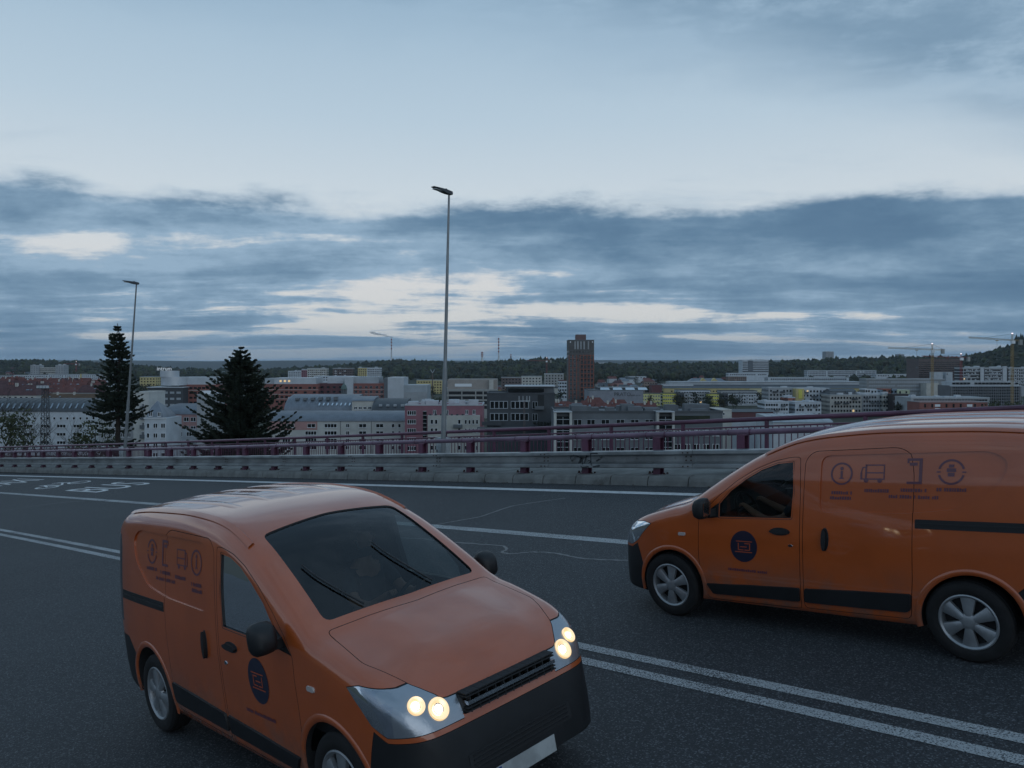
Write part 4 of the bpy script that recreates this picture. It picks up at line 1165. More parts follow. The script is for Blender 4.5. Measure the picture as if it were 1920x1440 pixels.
# ------------------------------------------------------------------ trees
M_BARK = mat('bark', (.045, .036, .030), .95, var=.4, vscale=4)
M_NEEDLE = mat('conifer_needles', (.026, .042, .032), .8, var=.5, vscale=1.2, col2=(.044, .058, .038))
M_LEAFG = mat('leaves_green', (.030, .042, .018), .8, var=.5, vscale=.6, col2=(.055, .062, .022))
M_LEAFO = mat('leaves_autumn', (.050, .042, .020), .8, var=.5, vscale=.6, col2=(.035, .038, .018))
M_LEAFD = mat('leaves_dark', (.018, .025, .016), .85, var=.5, vscale=.6, col2=(.03, .036, .02))
def conifer(name, label, top, ground_z, radius_at, n_whorl, up, skip=None, seed=1, lean=0.0):
    """top: apex point; radius_at(f): crown radius for f=0 (apex) .. 1 (ground)"""
    R = random.Random(seed); top = Vector(top); H = top.z - ground_z
    t = thing(name, label, 'tree', (top.x, top.y, ground_z))
    q = MB(); tr = [(0, 0, 0)] + [(lean * f + .05 * R.uniform(-1, 1), .05 * R.uniform(-1, 1), H * f) for f in (.15, .3, .45, .6, .75, .9)] + [(0, 0, H)]
    q.tube(tr, 0, 9, rs=[.30 * (1 - .97 * (p[2] / H)) + .012 for p in tr]); q.build('trunk', M_BARK, t, 60)
    br = MB(); nd = MB()
    def tuft(p, d, L, w):
        """flattened spray of needles: 3 slim leaf-like blades along a twig"""
        d = d.normalized(); a = d.cross(Vector((0, 0, 1)));
        if a.length < .01: a = Vector((1, 0, 0))
        a.normalize(); u = a.cross(d)
        for ang in (R.uniform(-.5, .1), R.uniform(.6, 1.4), R.uniform(-1.6, -.7)):
            sd = (a * math.cos(ang) + u * math.sin(ang)) * w
            m_ = p + d * L * .45
            nd.add([p, m_ + sd, p + d * L, m_ - sd * .6], [(0, 1, 2, 3)])
    for i in range(n_whorl):
        f = (i + R.random() * 1.4) / n_whorl; z = H * (1 - f) - .05
        if f > .97: continue
        rad = radius_at(f)
        if rad <= 0.02: continue
        nb = R.randint(6, 9)
        a0 = R.uniform(0, 6.28)
        for k_ in range(nb):
            az = a0 + 6.283 * k_ / nb + R.uniform(-.35, .35)
            L = rad * R.choice((R.uniform(.5, .8), R.uniform(.75, 1.0), R.uniform(.85, 1.18)))
            if skip and skip(f, az, R): continue
            o = Vector((0, 0, z)); dirh = Vector((math.cos(az), math.sin(az), 0)); pts = []
            n_ = max(4, int(L / .28)); rise = up * R.uniform(.6, 1.3)
            for j in range(n_ + 1):
                s_ = j / n_
                pts.append(o + dirh * L * s_ + Vector((0, 0, L * (rise * s_ - .42 * s_ * (1 - s_) * (1.2 if up > 0 else .4) - (.0 if up > 0 else .10 * math.sin(s_ * 3.1))))))
            br.tube(pts, 0, 4, rs=[.012 + .018 * L * (1 - j / n_) * .5 for j in range(n_ + 1)], cap=False)
            for j in range(1, n_ + 1):
                s_ = j / n_; p = pts[j]; td = (pts[j] - pts[j - 1]).normalized(); sdv = Vector((-dirh.y, dirh.x, 0))
                tl_ = min(.24, .08 + .25 * L) * R.uniform(.7, 1.3) + .42 * (1 - s_) * min(1.0, L * L) * R.uniform(.5, 1.2)
                for sg in (1, -1, 1, -1):
                    if R.random() < .15: continue
                    dv = td * .75 + sdv * sg * R.uniform(.6, 1.0) + Vector((0, 0, R.uniform(-.25, .25)))
                    tuft(p, dv, tl_, .085); tuft(p + dv.normalized() * tl_ * .5, dv + Vector((0, 0, -.7 if up < 0 else .3)), tl_ * .7, .08)
                    e = p + dv.normalized() * tl_ * .55
                    tuft(e, dv + td * .6 + Vector((0, 0, R.uniform(-.4, .15))), tl_ * .75, .07)
                tuft(p, td + Vector((0, 0, R.uniform(-.1, .4))), min(.30, .12 + .2 * L), .07 if L > .5 else .035)
                if s_ > .75: tuft(p, td, min(.34, .1 + .3 * L), .06 if L > .5 else .03)
    for k_ in range(26): tuft(Vector((0, 0, H - .10 - .045 * k_)), Vector((R.uniform(-.9, .9), R.uniform(-.9, .9), .7)), .07 + .009 * k_, .018 + .001 * k_)
    tag(br.build('branch_mass', M_BARK, t), kind='stuff'); c = nd.build('crown', M_NEEDLE, t); return t
P1 = at(220, 606, 74)
conifer('spruce_tree', 'tall ragged spruce with bare lower trunk behind the leaning street lamp', P1, terrain_z(P1.x, P1.y) - .2,
        lambda f: interp([(0, .1), (.08, .5), (.2, 1.1), (.32, 1.45), (.42, 1.85), (.52, 2.35), (.56, 2.5), (.60, 1.9), (.66, 1.6), (.80, 1.6), (1, .6)], f), 62, -.05,
        lambda f, az, R: R.random() < .22 or (f > .585 and R.random() < .68) or (f > .50 and math.cos(az) > .2 and R.random() < .35), 3, .25)
P2 = at(452, 650, 62)
conifer('fir_tree', 'broad dense fir with upswept branches in front of the beige roofline', P2, terrain_z(P2.x, P2.y) - .2,
        lambda f: interp([(0, .08), (.07, .6), (.15, 1.3), (.28, 2.4), (.42, 3.3), (.55, 4.0), (.75, 4.3), (1, 3.8)], f), 46, .26, None, 8)

def bare_tree(label, base, H, seed, spread=.5):
    R = random.Random(seed); t = thing('bare_tree', label, 'tree', base, 0, 'half bare trees below the bridge')
    tk = MB(); tw = MB(); lf = MB()
    def rec(p, d, L, r, lv):
        pts = [p]; n_ = 4
        for j in range(n_):
            d = (d + Vector((R.uniform(-.16, .16), R.uniform(-.16, .16), R.uniform(-.02, .12)))).normalized(); pts.append(pts[-1] + d * L / n_)
        (tk if lv < 2 else tw).tube(pts, 0, 6 if lv < 2 else 3, rs=[r * (1 - .45 * j / n_) for j in range(n_ + 1)], cap=False)
        if lv >= 4:
            for _ in range(1 if R.random() < .10 else 0):
                c = pts[-1] + Vector((R.uniform(-.2, .2), R.uniform(-.2, .2), R.uniform(-.2, .2))); a = Vector((R.uniform(-1, 1), R.uniform(-1, 1), R.uniform(-1, 1))).normalized() * .11; b = a.cross(Vector((0, 0, 1))).normalized() * .07
                lf.add([c - a, c + b, c + a, c - b], [(0, 1, 2, 3)])
            return
        for k_ in range(R.randint(3, 4) if lv else 5):
            az = R.uniform(0, 6.28); q_ = pts[R.randint(2, n_)]
            side = Vector((math.cos(az), math.sin(az), R.uniform(.1, .7))); rec(q_, (d * (1 - spread) + side * spread).normalized(), L * R.uniform(.55, .78), r * .52, lv + 1)
    rec(Vector((0, 0, 0)), Vector((0, 0, 1)), H * .36, .20, 0)
    tk.build('trunk', M_BARK, t); tw.build('twig_mass', M_BARK, t)['kind'] = 'stuff'
    if lf.v: lf.build('crown', M_LEAFO, t)
def leafy(name, label, base, H, rx, m, seed, n=900, group=None, cat='tree', q_size=.32, low=.25):
    R = random.Random(seed); t = thing(name, label, cat, base, 0, group)
    q = MB(); q.tube([(0, 0, -.5), (.05, 0, H * .3), (0, .05, H * .6), (.1, 0, H * .85)], 0, 6, rs=[.035 * H * .5, .028 * H * .5, .018 * H * .5, .03])
    for k_ in range(5):
        a = R.uniform(0, 6.28); q.tube([(0, 0, H * R.uniform(.3, .5)), (rx * .6 * math.cos(a), rx * .6 * math.sin(a), H * R.uniform(.55, .8))], 0, 4, rs=[.012 * H * .5, .02])
    q.build('trunk', M_BARK, t)
    cl = [(Vector((R.gauss(0, .42) * rx, R.gauss(0, .42) * rx, H * R.uniform(low + .1, .92))), rx * R.uniform(.28, .52)) for _ in range(14)]
    lf = MB()
    for _ in range(n):
        c, r = R.choice(cl); d = Vector((R.gauss(0, 1), R.gauss(0, 1), R.gauss(0, 1))).normalized(); p = c + d * r * R.uniform(.55, 1.05)
        p.z = min(max(p.z, H * low), H)
        a = Vector((R.uniform(-1, 1), R.uniform(-1, 1), R.uniform(-1, 1))).normalized(); b = a.cross(d);
        if b.length < .05: continue
        b.normalize(); s_ = q_size * R.uniform(.6, 1.3)
        lf.add([p - a * s_, p + b * s_ * .7, p + a * s_, p - b * s_ * .7], [(0, 1, 2, 3)])
    lf.build('crown', m, t); return t
def on_ground(px, d):
    x = (px - 960) / F * d; return Vector((x, d, terrain_z(x, d)))
for i, (px, d, H, lab) in enumerate(((6, 150, 15.5, 'half bare tree against the white building at its near end'), (70, 165, 17, 'half bare tree just in front of the lattice mast'),
                                     (142, 155, 16, 'half bare tree rising between the lattice mast and the spruce'), (110, 175, 13, 'low half bare tree right of the lattice mast foot'), (38, 150, 11, 'short half bare tree left of the lattice mast'))):
    bare_tree(lab, on_ground(px, d), H, 20 + i)
leafy('shrub', 'green bush at the bottom of the white building behind the railing', on_ground(20, 120), 7.5, 5, M_LEAFG, 41, 900, 'bushes behind the railing', 'bush', .22, .1)
leafy('shrub', 'green bush left of the spruce trunk behind the railing', on_ground(178, 118), 10, 3.2, M_LEAFG, 42, 1200, 'bushes behind the railing', 'bush', .2, .1)
leafy('shrub', 'dark bush beneath the beige balcony facade', on_ground(862, 130), 10.5, 3, M_LEAFG, 43, 1200, 'bushes behind the railing', 'bush', .2, .1)
leafy('shrub', 'bush in front of the dark modern building', on_ground(925, 115), 10.2, 4, M_LEAFG, 44, 1400, 'bushes behind the railing', 'bush', .2, .1)
leafy('shrub', 'bush in front of the long grey office block', on_ground(1215, 110), 9.5, 2.5, M_LEAFG, 45, 1200, 'bushes behind the railing', 'bush', .2, .1)

# ------------------------------------------------------------------ the town below
def wm(name, c, **k):
    c = tuple(min(.8, x * 1.4) for x in c)
    return mat(name, c, .9, var=k.pop('var', .14), vscale=k.pop('vscale', .25), dirt=k.pop('dirt', .22), **k)
WHITE = wm('render_white', (.40, .43, .46)); CREAM = wm('render_cream', (.38, .37, .34)); GREY = wm('render_grey', (.27, .28, .29)); LGREY = wm('render_light_grey', (.38, .40, .42))
PINK = wm('render_pink', (.34, .20, .19)); MAUVE = wm('render_mauve', (.22, .10, .12)); BRICK = wm('brick_red', (.19, .075, .062)); DBRICK = wm('brick_dark', (.10, .042, .045)); BEIGE = wm('render_beige', (.40, .40, .38))
DARK = wm('cladding_dark', (.055, .060, .066)); DGREY = wm('cladding_grey', (.11, .12, .13)); YELLOW = wm('render_yellow', (.50, .46, .10)); YELL2 = wm('render_ochre', (.40, .33, .16)); ORANGE = wm('panel_orange', (.21, .078, .056))
BROWN = wm('cladding_brown', (.11, .085, .08)); METAL = mat('metal_cladding', (.55, .58, .61), .45, metal=.35, var=.12, vscale=.15); CONCB = wm('bare_concrete', (.25, .25, .24)); GREEN = wm('render_pale_green', (.33, .36, .26))
ROOFG = mat('standing_seam_roof', (.21, .235, .27), .5, metal=.3, var=.2, vscale=.2); ROOFD = mat('dark_sheet_roof', (.085, .095, .105), .55, metal=.2, var=.2, vscale=.2); ROOFL = mat('light_sheet_roof', (.40, .44, .47), .5, metal=.2, var=.2, vscale=.1)
TILE = wm('roof_tile_red', (.115, .042, .036), vscale=.6, var=.35); TILED = wm('roof_tile_maroon', (.075, .035, .036), vscale=.6, var=.35); TILEB = wm('roof_tile_brown', (.085, .050, .028), vscale=.5, var=.3)
GLASS = mat('window_glass_dark', (.012, .014, .016), .12, spec=.6); FRAME = mat('window_frame_white', (.72, .74, .76), .6); FRAMED = mat('window_frame_grey', (.34, .37, .40), .6); SKYL = mat('skylight_glass', (.30, .34, .38), .06, metal=.8)
LIT = mat('lit_window', (.9, .7, .4), .5, emit=(1, .62, .25), estr=.55); LAMPW = mat('site_lamp', (1, .95, .85), .5, emit=(1, .9, .75), estr=6)

WIN = {}
def window_mesh(w, h, style, fm, d=.10):
    key = (round(w, 2), round(h, 2), style, fm.name)
    if key in WIN: return WIN[key]
    q = MB(); t = min(.09, w * .09) if w < 4.8 else .17
    q.box(-w/2 + t, w/2 - t, -.02, .10, t, h - t, 1)
    q.box(-w/2, w/2, -d, .10, 0, t, 0); q.box(-w/2, w/2, -d, .10, h - t, h, 0)
    q.box(-w/2, -w/2 + t, -d + .004, .10, t, h - t, 0); q.box(w/2 - t, w/2, -d + .004, .10, t, h - t, 0)
    n = {'plain': 1, 'cross': 2, 'triple': 3, 'quad': 4}[style]
    for i in range(1, n):
        x = -w/2 + w * i / n; q.box(x - t * .7, x + t * .7, -d + .008, .09, t, h - t, 0)
    WIN[key] = q.mesh('window', [fm, GLASS]); return WIN[key]
SILL = {}
def sill_mesh(w):
    k = round(w, 2)
    if k not in SILL:
        q = MB(); q.box(-w/2 - .08, w/2 + .08, -.22, .0, -.10, -.01); SILL[k] = q.mesh('sill', FRAME)
    return SILL[k]

class Bld:
    """building whose front stands between two sight lines at depth d; local x right, y away, z up from its base"""
    def __init__(s, name, label, px0, px1, pt, d, dep=14, yaw=0, wall=WHITE, base=None, cat='building', group=None, body=True, mname='wall'):
        xc = ((px0 + px1) / 2 - 960) / F * d; s.d = d
        s.W = abs(px1 - px0) / F * d / max(.3, math.cos(yaw)); s.dep = dep
        zt = (HZ - pt) / F * d
        gz = min(terrain_z(xc, d), terrain_z(xc, d + dep), terrain_z(xc - s.W / 2, d), terrain_z(xc + s.W / 2, d)) - 1.0 if base is None else base
        if zt - gz < 4: gz = zt - 4
        s.H = zt - gz; s.base = gz
        s.t = thing(name, label, cat, (xc, d, gz), yaw, group); s.wall = None
        if body:
            q = MB(); q.box(-s.W/2, s.W/2, 0, dep, 0, s.H); s.wall = q.build(mname, wall, s.t)
    def m(s, px): return px / F * s.d           # photograph pixels to metres at this depth
    def block(s, name, m, x0, x1, y0, y1, z0, z1, parent=None):
        q = MB(); q.box(x0, x1, y0, y1, z0, z1); return q.build(name, m, parent or s.t)
    def parapet(s, m=None, h=.5, w=.35):
        q = MB(); W, D, H = s.W/2 + .08, s.dep + .08, s.H
        q.box(-W, W, -.08, w, H - .1, H + h); q.box(-W, W, D - w, D, H - .1, H + h); q.box(-W, -W + w, w, D - w, H - .1, H + h); q.box(W - w, W, w, D - w, H - .1, H + h)
        return q.build('parapet', m or ROOFD, s.t)
    def plant(s, n=3, seed=0, m=LGREY):
        R = random.Random(seed)
        for _ in range(n):
            x = R.uniform(-.42, .42) * s.W; w = R.uniform(.8, 2.2); h = R.uniform(.7, 1.8); y = R.uniform(.3, .7) * s.dep
            s.block('roof_unit', m, x - w, x + w, y - w, y + w, s.H, s.H + h)
    def gable(s, m, h, ov=.5):
        """ridge parallel to the front"""
        W, D, H = s.W/2 + ov, s.dep, s.H; q = MB()
        q.add([(-W, -ov, H - .1), (W, -ov, H - .1), (W, D + ov, H - .1), (-W, D + ov, H - .1), (-W, D/2, H + h), (W, D/2, H + h)], [(0, 1, 5, 4), (2, 3, 4, 5), (0, 4, 3), (1, 2, 5), (0, 3, 2, 1)])
        return q.build('roof', m, s.t)
    def hip(s, m, h, ov=.5, inset=.25):
        W, D, H = s.W/2 + ov, s.dep, s.H; q = MB(); i = min(s.W * inset, s.dep * .5)
        q.add([(-W, -ov, H - .1), (W, -ov, H - .1), (W, D + ov, H - .1), (-W, D + ov, H - .1), (-W + i, D/2, H + h), (W - i, D/2, H + h)], [(0, 1, 5, 4), (1, 2, 5), (2, 3, 4, 5), (3, 0, 4), (0, 3, 2, 1)])
        return q.build('roof', m, s.t)
    def barrel(s, m, h, seams=0.0, frac=1.0, x0=None, x1=None):
        """quarter-round roof rising from the front eave, with raised seams"""
        a, b = (-s.W/2 - .25 if x0 is None else x0), (s.W/2 + .25 if x1 is None else x1); q = MB(); k = 9; D = s.dep * frac
        prof = [(-.35 + (D + .35) * (1 - math.cos(math.pi / 2 * i / k)), s.H + .02 + h * math.sin(math.pi / 2 * i / k)) for i in range(k + 1)]
        vs = [(a, y, z) for y, z in prof] + [(b, y, z) for y, z in prof] ; n = k + 1
        q.add(vs + [(a, D, s.H), (b, D, s.H)], [(i, i + n, i + n + 1, i + 1) for i in range(k)] + [tuple(range(n)) + (2 * n,), tuple(range(2 * n - 1, n - 1, -1)) + (2 * n + 1,)][:2])
        q.add([(a, D, s.H + h), (b, D, s.H + h), (b, s.dep + .2, s.H + h), (a, s.dep + .2, s.H + h), (b, s.dep + .2, s.H), (a, s.dep + .2, s.H)], [(0, 1, 2, 3), (3, 2, 4, 5)])
        r = link('roof', fix_normals(q.mesh('roof', m, 30)), s.t)
        if seams:
            g_ = MB(); x = a + seams
            while x < b:
                for i in range(k):
                    (y0, z0), (y1, z1) = prof[i], prof[i + 1]
                    g_.add([(x - .04, y0, z0), (x + .04, y0, z0), (x + .04, y1, z1), (x - .04, y1, z1), (x - .04, y0 - .05, z0 + .07), (x + .04, y0 - .05, z0 + .07), (x + .04, y1 - .05, z1 + .07), (x - .04, y1 - .05, z1 + .07)], [(4, 5, 6, 7), (0, 4, 7, 3), (1, 2, 6, 5)])
                x += seams
            tag(g_.build('seam_ribs', m, r), kind='stuff')
        return r
    def win(s, x, z, w, h, style='cross', fm=FRAME, y=0.0, sill=True, parent=None, rot=0.0):
        o = link('window', window_mesh(w, h, style, fm), parent or s.t); o.location = (x, y, z)
        if rot: o.rotation_euler = (0, 0, rot)
        if sill: link('sill', sill_mesh(w), o)
        return o
    def grid(s, rows, cols, w, h, t0, fh, style='cross', fm=FRAME, margin=.06, skip=None, sill=True):
        for r in range(rows):
            for c in range(cols):
                if skip and skip(r, c): continue
                x = -s.W/2 + s.W * (margin + (1 - 2 * margin) * (c + .5) / cols); s.win(x, s.H - t0 - fh * r, w, h, style, fm, sill=sill)
    def glaze(s, rows, cols, w, h, t0, fh, m=GLASS, margin=.03, p=1.0, seed=1, sides=True, name='glazing', lit=0.0, y=-.06, x0=None, x1=None):
        """many small panes of a far facade in one part"""
        R = random.Random(seed); q = MB(); a = -s.W/2 if x0 is None else x0; b = s.W/2 if x1 is None else x1; n = 0
        for r in range(rows):
            z = s.H - t0 - fh * r
            if z < .3: break
            for c in range(cols):
                if R.random() > p: continue
                x = a + (b - a) * (margin + (1 - 2 * margin) * (c + .5) / cols); mi = 1 if R.random() < lit else 0
                q.box(x - w/2, x + w/2, y, .02, z, z + h, mi)
            if sides:
                nc = max(1, int(s.dep / ((b - a) / cols)))
                for c in range(nc):
                    yy = s.dep * (c + .5) / nc
                    q.box(-s.W/2 - .06, -s.W/2 + .02, yy - w/2, yy + w/2, z, z + h); q.box(s.W/2 - .02, s.W/2 + .06, yy - w/2, yy + w/2, z, z + h)
        return tag(q.build(name, [m, LIT], s.t), kind='stuff')
    def bands(s, rows, h, t0, fh, m=GLASS, out=.06, x0=None, x1=None):
        a = -s.W/2 + .3 if x0 is None else x0; b = s.W/2 - .3 if x1 is None else x1
        for r in range(rows): s.block('window_band', m, a, b, -out, .02, s.H - t0 - fh * r, s.H - t0 - fh * r + h)
    def balcony(s, x, z, w, m=DARK, out=1.0, h=1.0):
        q = MB(); q.box(x - w/2, x + w/2, -out, -.01, z - .15, z); q.box(x - w/2, x + w/2, -out, -out + .06, z, z + h); q.box(x - w/2, x - w/2 + .06, -out + .06, -.01, z, z + h); q.box(x + w/2 - .06, x + w/2, -out + .06, -.01, z, z + h)
        return q.build('balcony', m, s.t)
    def text(s, body, x, z, size, m, y=-.08, rot=0):
        cu = bpy.data.curves.new('t', 'FONT'); cu.body = body; cu.size = size; cu.extrude = .06; cu.align_x = 'CENTER'; cu.resolution_u = 2
        to = bpy.data.objects.new('t', cu); COL.objects.link(to); dg = bpy.context.evaluated_depsgraph_get(); me = bpy.data.meshes.new_from_object(to.evaluated_get(dg)); bpy.data.objects.remove(to)
        me.materials.clear(); me.materials.append(m); o = link('sign_lettering', me, s.t); o.location = (x, y, z); o.rotation_euler = (math.pi / 2, 0, 0); return o

# --- left: white block with vaulted roof
b = Bld('apartment_block', 'long white block with dark vaulted roof and a row of small skylights', -60, 190, 772, 300, 13, 0, WHITE)
b.barrel(ROOFD, 4.6, 2.2)
for i in range(20): b.win(-b.W/2 + 3.0 + 2.45 * i, b.H - 3.0, .95, 1.0, 'plain', FRAME)
for r in range(3):
    for i in range(8): b.win(-b.W/2 + 4 + 6.2 * i, b.H - 6.0 - 3.1 * r, 3.4, 1.25, 'triple', FRAME)
for i in range(18):
    q = MB(); x = -b.W/2 + 2.5 + 2.35 * i; q.add([(x, -.02, b.H + 1.2), (x + .55, .05, b.H + 1.2), (x + .95, .95, b.H + 3.0), (x + .4, .9, b.H + 3.0)], [(0, 1, 2, 3)]); q.add([(x, -.12, b.H + 1.3), (x + .55, -.05, b.H + 1.3), (x + .95, .85, b.H + 3.1), (x + .4, .8, b.H + 3.1)], [(0, 1, 2, 3)]); q.build('skylight', SKYL, b.t)
b.block('downpipe', ROOFD, -b.W/2 + 21, -b.W/2 + 21.15, -.15, -.02, 0, b.H)
# grey stair tower
b = Bld('apartment_block', 'tall narrow grey-beige block with small balconies beside the spruce', 250, 279, 737, 255, 12, 0, BEIGE); b.parapet(BEIGE, .4)
for r in range(4): b.win(b.W*.12, b.H - 5.2 - 3.0 * r, .9, 1.9, 'cross'); b.balcony(b.W*.12, b.H - 5.2 - 3.0 * r, 1.5, DGREY, .7)
b = Bld('apartment_block', 'plain grey side wing seen between the spruce trunk and the lamp', 185, 252, 776, 262, 12, 0, GREY); b.parapet(GREY, .3); b.grid(3, 5, 1.2, 1.4, 4.5, 3.1)
# white corner house with mansard dome
b = Bld('corner_house', 'white corner house with grey domed mansard and twin windows', 271, 312, 784, 240, 11, 0, WHITE)
q = MB(); k = 10; prof = [(.5 - .5 * math.sin(math.pi / 2 * i / k) ** 1.0 * .92, math.sin(math.pi / 2 * i / k)) for i in range(k + 1)]
W2 = b.W * .78; vs = []
for i in range(k + 1):
    f = 1 - (i / k) ** 1.5; z = b.H + 4.9 * i / k; hw = W2/2 * max(f, .04); yc = b.dep * .45; hd = b.dep * .42 * max(f, .04)
    xo = -.3 - 1.3 * i / k; vs += [(-hw + xo, yc - hd, z), (hw + xo, yc - hd, z), (hw + xo, yc + hd, z), (-hw + xo, yc + hd, z)]
q.add(vs, [(4*i + j, 4*i + (j + 1) % 4, 4*i + 4 + (j + 1) % 4, 4*i + 4 + j) for i in range(k) for j in range(4)] + [(4*k, 4*k + 1, 4*k + 2, 4*k + 3)]); q.build('roof', ROOFG, b.t, 30)
for x in (-1.6, 1.0): b.win(x, b.H + .5, 1.0, 1.3, 'cross', y=.35)
b.block('cornice', FRAME, -b.W/2 - .15, b.W/2 + .15, -.3, .1, b.H - .15, b.H + .15)
for r in range(4):
    for x, w in ((-2.2, .8), (0, 1.3), (2.3, 1.3)): b.win(x, b.H - 3.0 - 2.95 * r, w, 1.45, 'cross' if w > 1 else 'plain')
# pink and white terrace with grey roof
b = Bld('terrace_block', 'pink and white terrace with blue-grey vaulted roof behind the white corner house', 306, 372, 777, 262, 12, -.06, PINK); b.barrel(ROOFG, 3.0, .9)
for r in range(2):
    for i, x in enumerate((-3.6, -.9, 1.9, 4.2)): b.win(x, b.H - 2.3 - 2.9 * r, 1.7 if i != 1 else .7, 1.4, 'cross' if i != 1 else 'plain')
b.block('lower_front', WHITE, -b.W/2 + 1.2, b.W/2, -1.3, 0, 0, b.H - 4.6)
for r in range(2):
    for x in (-2.6, .4, 3.4): b.win(x, b.H - 7.0 - 2.9 * r, 1.6, 1.4, 'cross', y=-1.3)
b = Bld('apartment_block', 'blank grey gable block half hidden by the fir', 369, 396, 741, 250, 12, 0, GREY); b.parapet(GREY, .3); b.plant(2, 3, FRAME)
# beige terrace with long ribbed vaulted roof
b = Bld('terrace_block', 'long beige terrace with ribbed grey vaulted roof right of the fir', 500, 758, 790, 300, 12, 0, BEIGE); b.barrel(ROOFG, 3.3, .75)
b.block('pink_upper_storey', PINK, -b.W/2 + .2, -b.W/2 + 19, -.10, .0, b.H - 3.2, b.H - .05)
mx = lambda px: (px - 629) / F * 300
for r in range(4):
    z = b.H - 2.35 - 2.75 * r
    for px, w, st in ((537, 3.0, 'triple') if r else (545, 2.8, 'cross'), (583, 4.2, 'quad') if r else (584, 3.0, 'cross'), (620, 4.6, 'quad'), (652, 1.3, 'cross'), (680, 2.8, 'cross'), (712, 2.8, 'cross'), (737, 1.0, 'plain'), (749, 1.0, 'plain')):
        b.win(mx(px), z, w, 1.45, st, y=-.10 if (r == 0 and px < 590) else 0)
for px in (638, 696): b.block('downpipe', DARK, mx(px), mx(px) + .14, -.14, -.02, 0, b.H)
# mauve and beige apartment house
b = Bld('apartment_house', 'mauve apartment house with white framed windows and a lower beige wing', 759, 905, 760, 280, 16, 0, MAUVE); b.parapet(LGREY, .35); b.plant(14, 5, LGREY)
mx = lambda px: (px - 832) / F * 280
for r in range(5): b.win(mx(772), b.H - 3.4 - 3.1 * r, 3.0, 1.5, 'quad')
b.block('stair_glazing', GLASS, mx(793), mx(800), -.08, .02, b.H - 14, b.H - 2.0)
for r in range(9): b.block('mullion', FRAME, mx(793) - .05, mx(800) + .05, -.16, -.08, b.H - 2.1 - 1.4 * r, b.H - 2.0 - 1.4 * r)
for px in (815, 838, 875, 889): b.win(mx(px), b.H - 3.1, 1.1, 1.5, 'cross')
fr = b.block('beige_wing', CREAM, mx(803), mx(868), -2.2, 0, 0, b.H - 3.4)
for k_, px in enumerate(range(806, 868, 10)): b.block('planter', DARK, mx(px), mx(px + 4), -2.1, -1.6, b.H - 3.4, b.H - 2.9)
for r in range(5):
    for px in (811, 819, 836, 862): b.win(mx(px), b.H - 6.4 - 3.0 * r, .95, 1.6, 'plain', y=-2.2)
q = MB(); q.box(mx(851) , mx(868) , -3.2, -2.21, b.H - 7.6, b.H - 6.5); q.build('balcony', DGREY, b.t)
sd_ = b.block('side_wing', CREAM, mx(868), mx(900), -2.2, 6, 0, b.H - 3.4)
for r in range(5):
    for px in (874, 881, 888, 895): b.win(mx(px), b.H - 6.4 - 3.0 * r, .7, 1.5, 'plain', y=-2.2)
# dark modern house
b = Bld('modern_house', 'dark grey modern block with large gridded windows and roof terrace', 913, 1040, 738, 222, 16, .0, DARK)
mx = lambda px: (px - 976.5) / F * 222
b.parapet(DARK, .25)
for r in range(2):
    for px in (935.5, 974.5): b.win(mx(px), b.H - 4.2 - 3.35 * r, 5.0, 2.15, 'quad', FRAMED, sill=False)
    b.win(mx(1003), b.H - 4.2 - 3.35 * r, 1.5, 2.0, 'cross', FRAMED, sill=False)
b.block('recess_shade', mat('recess_dark', (.02, .022, .024), .7), mx(1008), mx(1020), -.05, .02, b.H - 3.9, b.H - .3)  # flat dark panel painted as the shade of a set-back bay
b.balcony(mx(1011), b.H - 4.2, 2.6, DGREY, 1.2, .8); b.balcony(mx(922), b.H - 8.6, 5.4, DARK, 1.4, .9)
b.block('lower_deck', DGREY, mx(895), mx(1040), -1.6, 0, b.H - 9.6, b.H - 9.2)
for x in range(6): leafy('planter_shrub', 'potted shrub in the row on the dark block terrace', (b.t.location.x + mx(1003 + 6 * x), 220.6, b.t.location.z + b.H - 9.2), 1.5, .5, M_LEAFD, 300 + x, 90, 'potted terrace shrubs', 'shrub', .16, .05)
b.block('penthouse', DGREY, mx(950), mx(1040), 5, 14, b.H, b.H + 1.8); b.block('penthouse_roof', LGREY, mx(946), mx(1043), 4, 15, b.H + 1.8, b.H + 2.05)
b.bands(1, 1.0, -.4, 3, GLASS, -4.94, mx(953), mx(1020))
for i in range(5):
    q = MB(); q.lathe([(0, .0), (.35, .12), (.5, .35)], 12, M=Matrix.Translation((mx(975 + 8 * i), 1.2, b.H + 1.0)) @ Matrix.Rotation(math.radians(115 + 6 * i), 4, 'X')); q.build('satellite_dish', FRAME, b.t)
# antenna mast in front of it
pm = at(983, 752, 205); t = thing('antenna_mast', 'thin dark lattice antenna mast in front of the dark modern block', 'mast', (pm.x, pm.y, terrain_z(pm.x, pm.y)))
q = MB(); Hm = pm.z - t.location.z
for dx_, dy_ in ((-.3, -.3), (.3, -.3), (0, .3)): q.tube([(dx_, dy_, 0), (dx_ * .6, dy_ * .6, Hm)], .05, 5)
q.build('leg', BROWN, t); q = MB(); n_ = int(Hm / .8)
for i in range(n_):
    z0, z1 = Hm * i / n_, Hm * (i + 1) / n_; f = 1 - .4 * i / n_; q.tube([(-.3 * f, -.3 * f, z0), (.3 * f, -.3 * f, z1)], .03, 3); q.tube([(.3 * f, -.3 * f, z0), (0, .3 * f, z1)], .03, 3)
q.build('bracing', BROWN, t); q = MB(); q.box(-1.5, 1.5, -.06, .06, Hm, Hm + .12); [q.box(x, x + .14, -.3, -.1, Hm - .2, Hm + 1.3) for x in (-1.4, -.4, .6, 1.3)]; q.build('antenna_panel', LGREY, t)
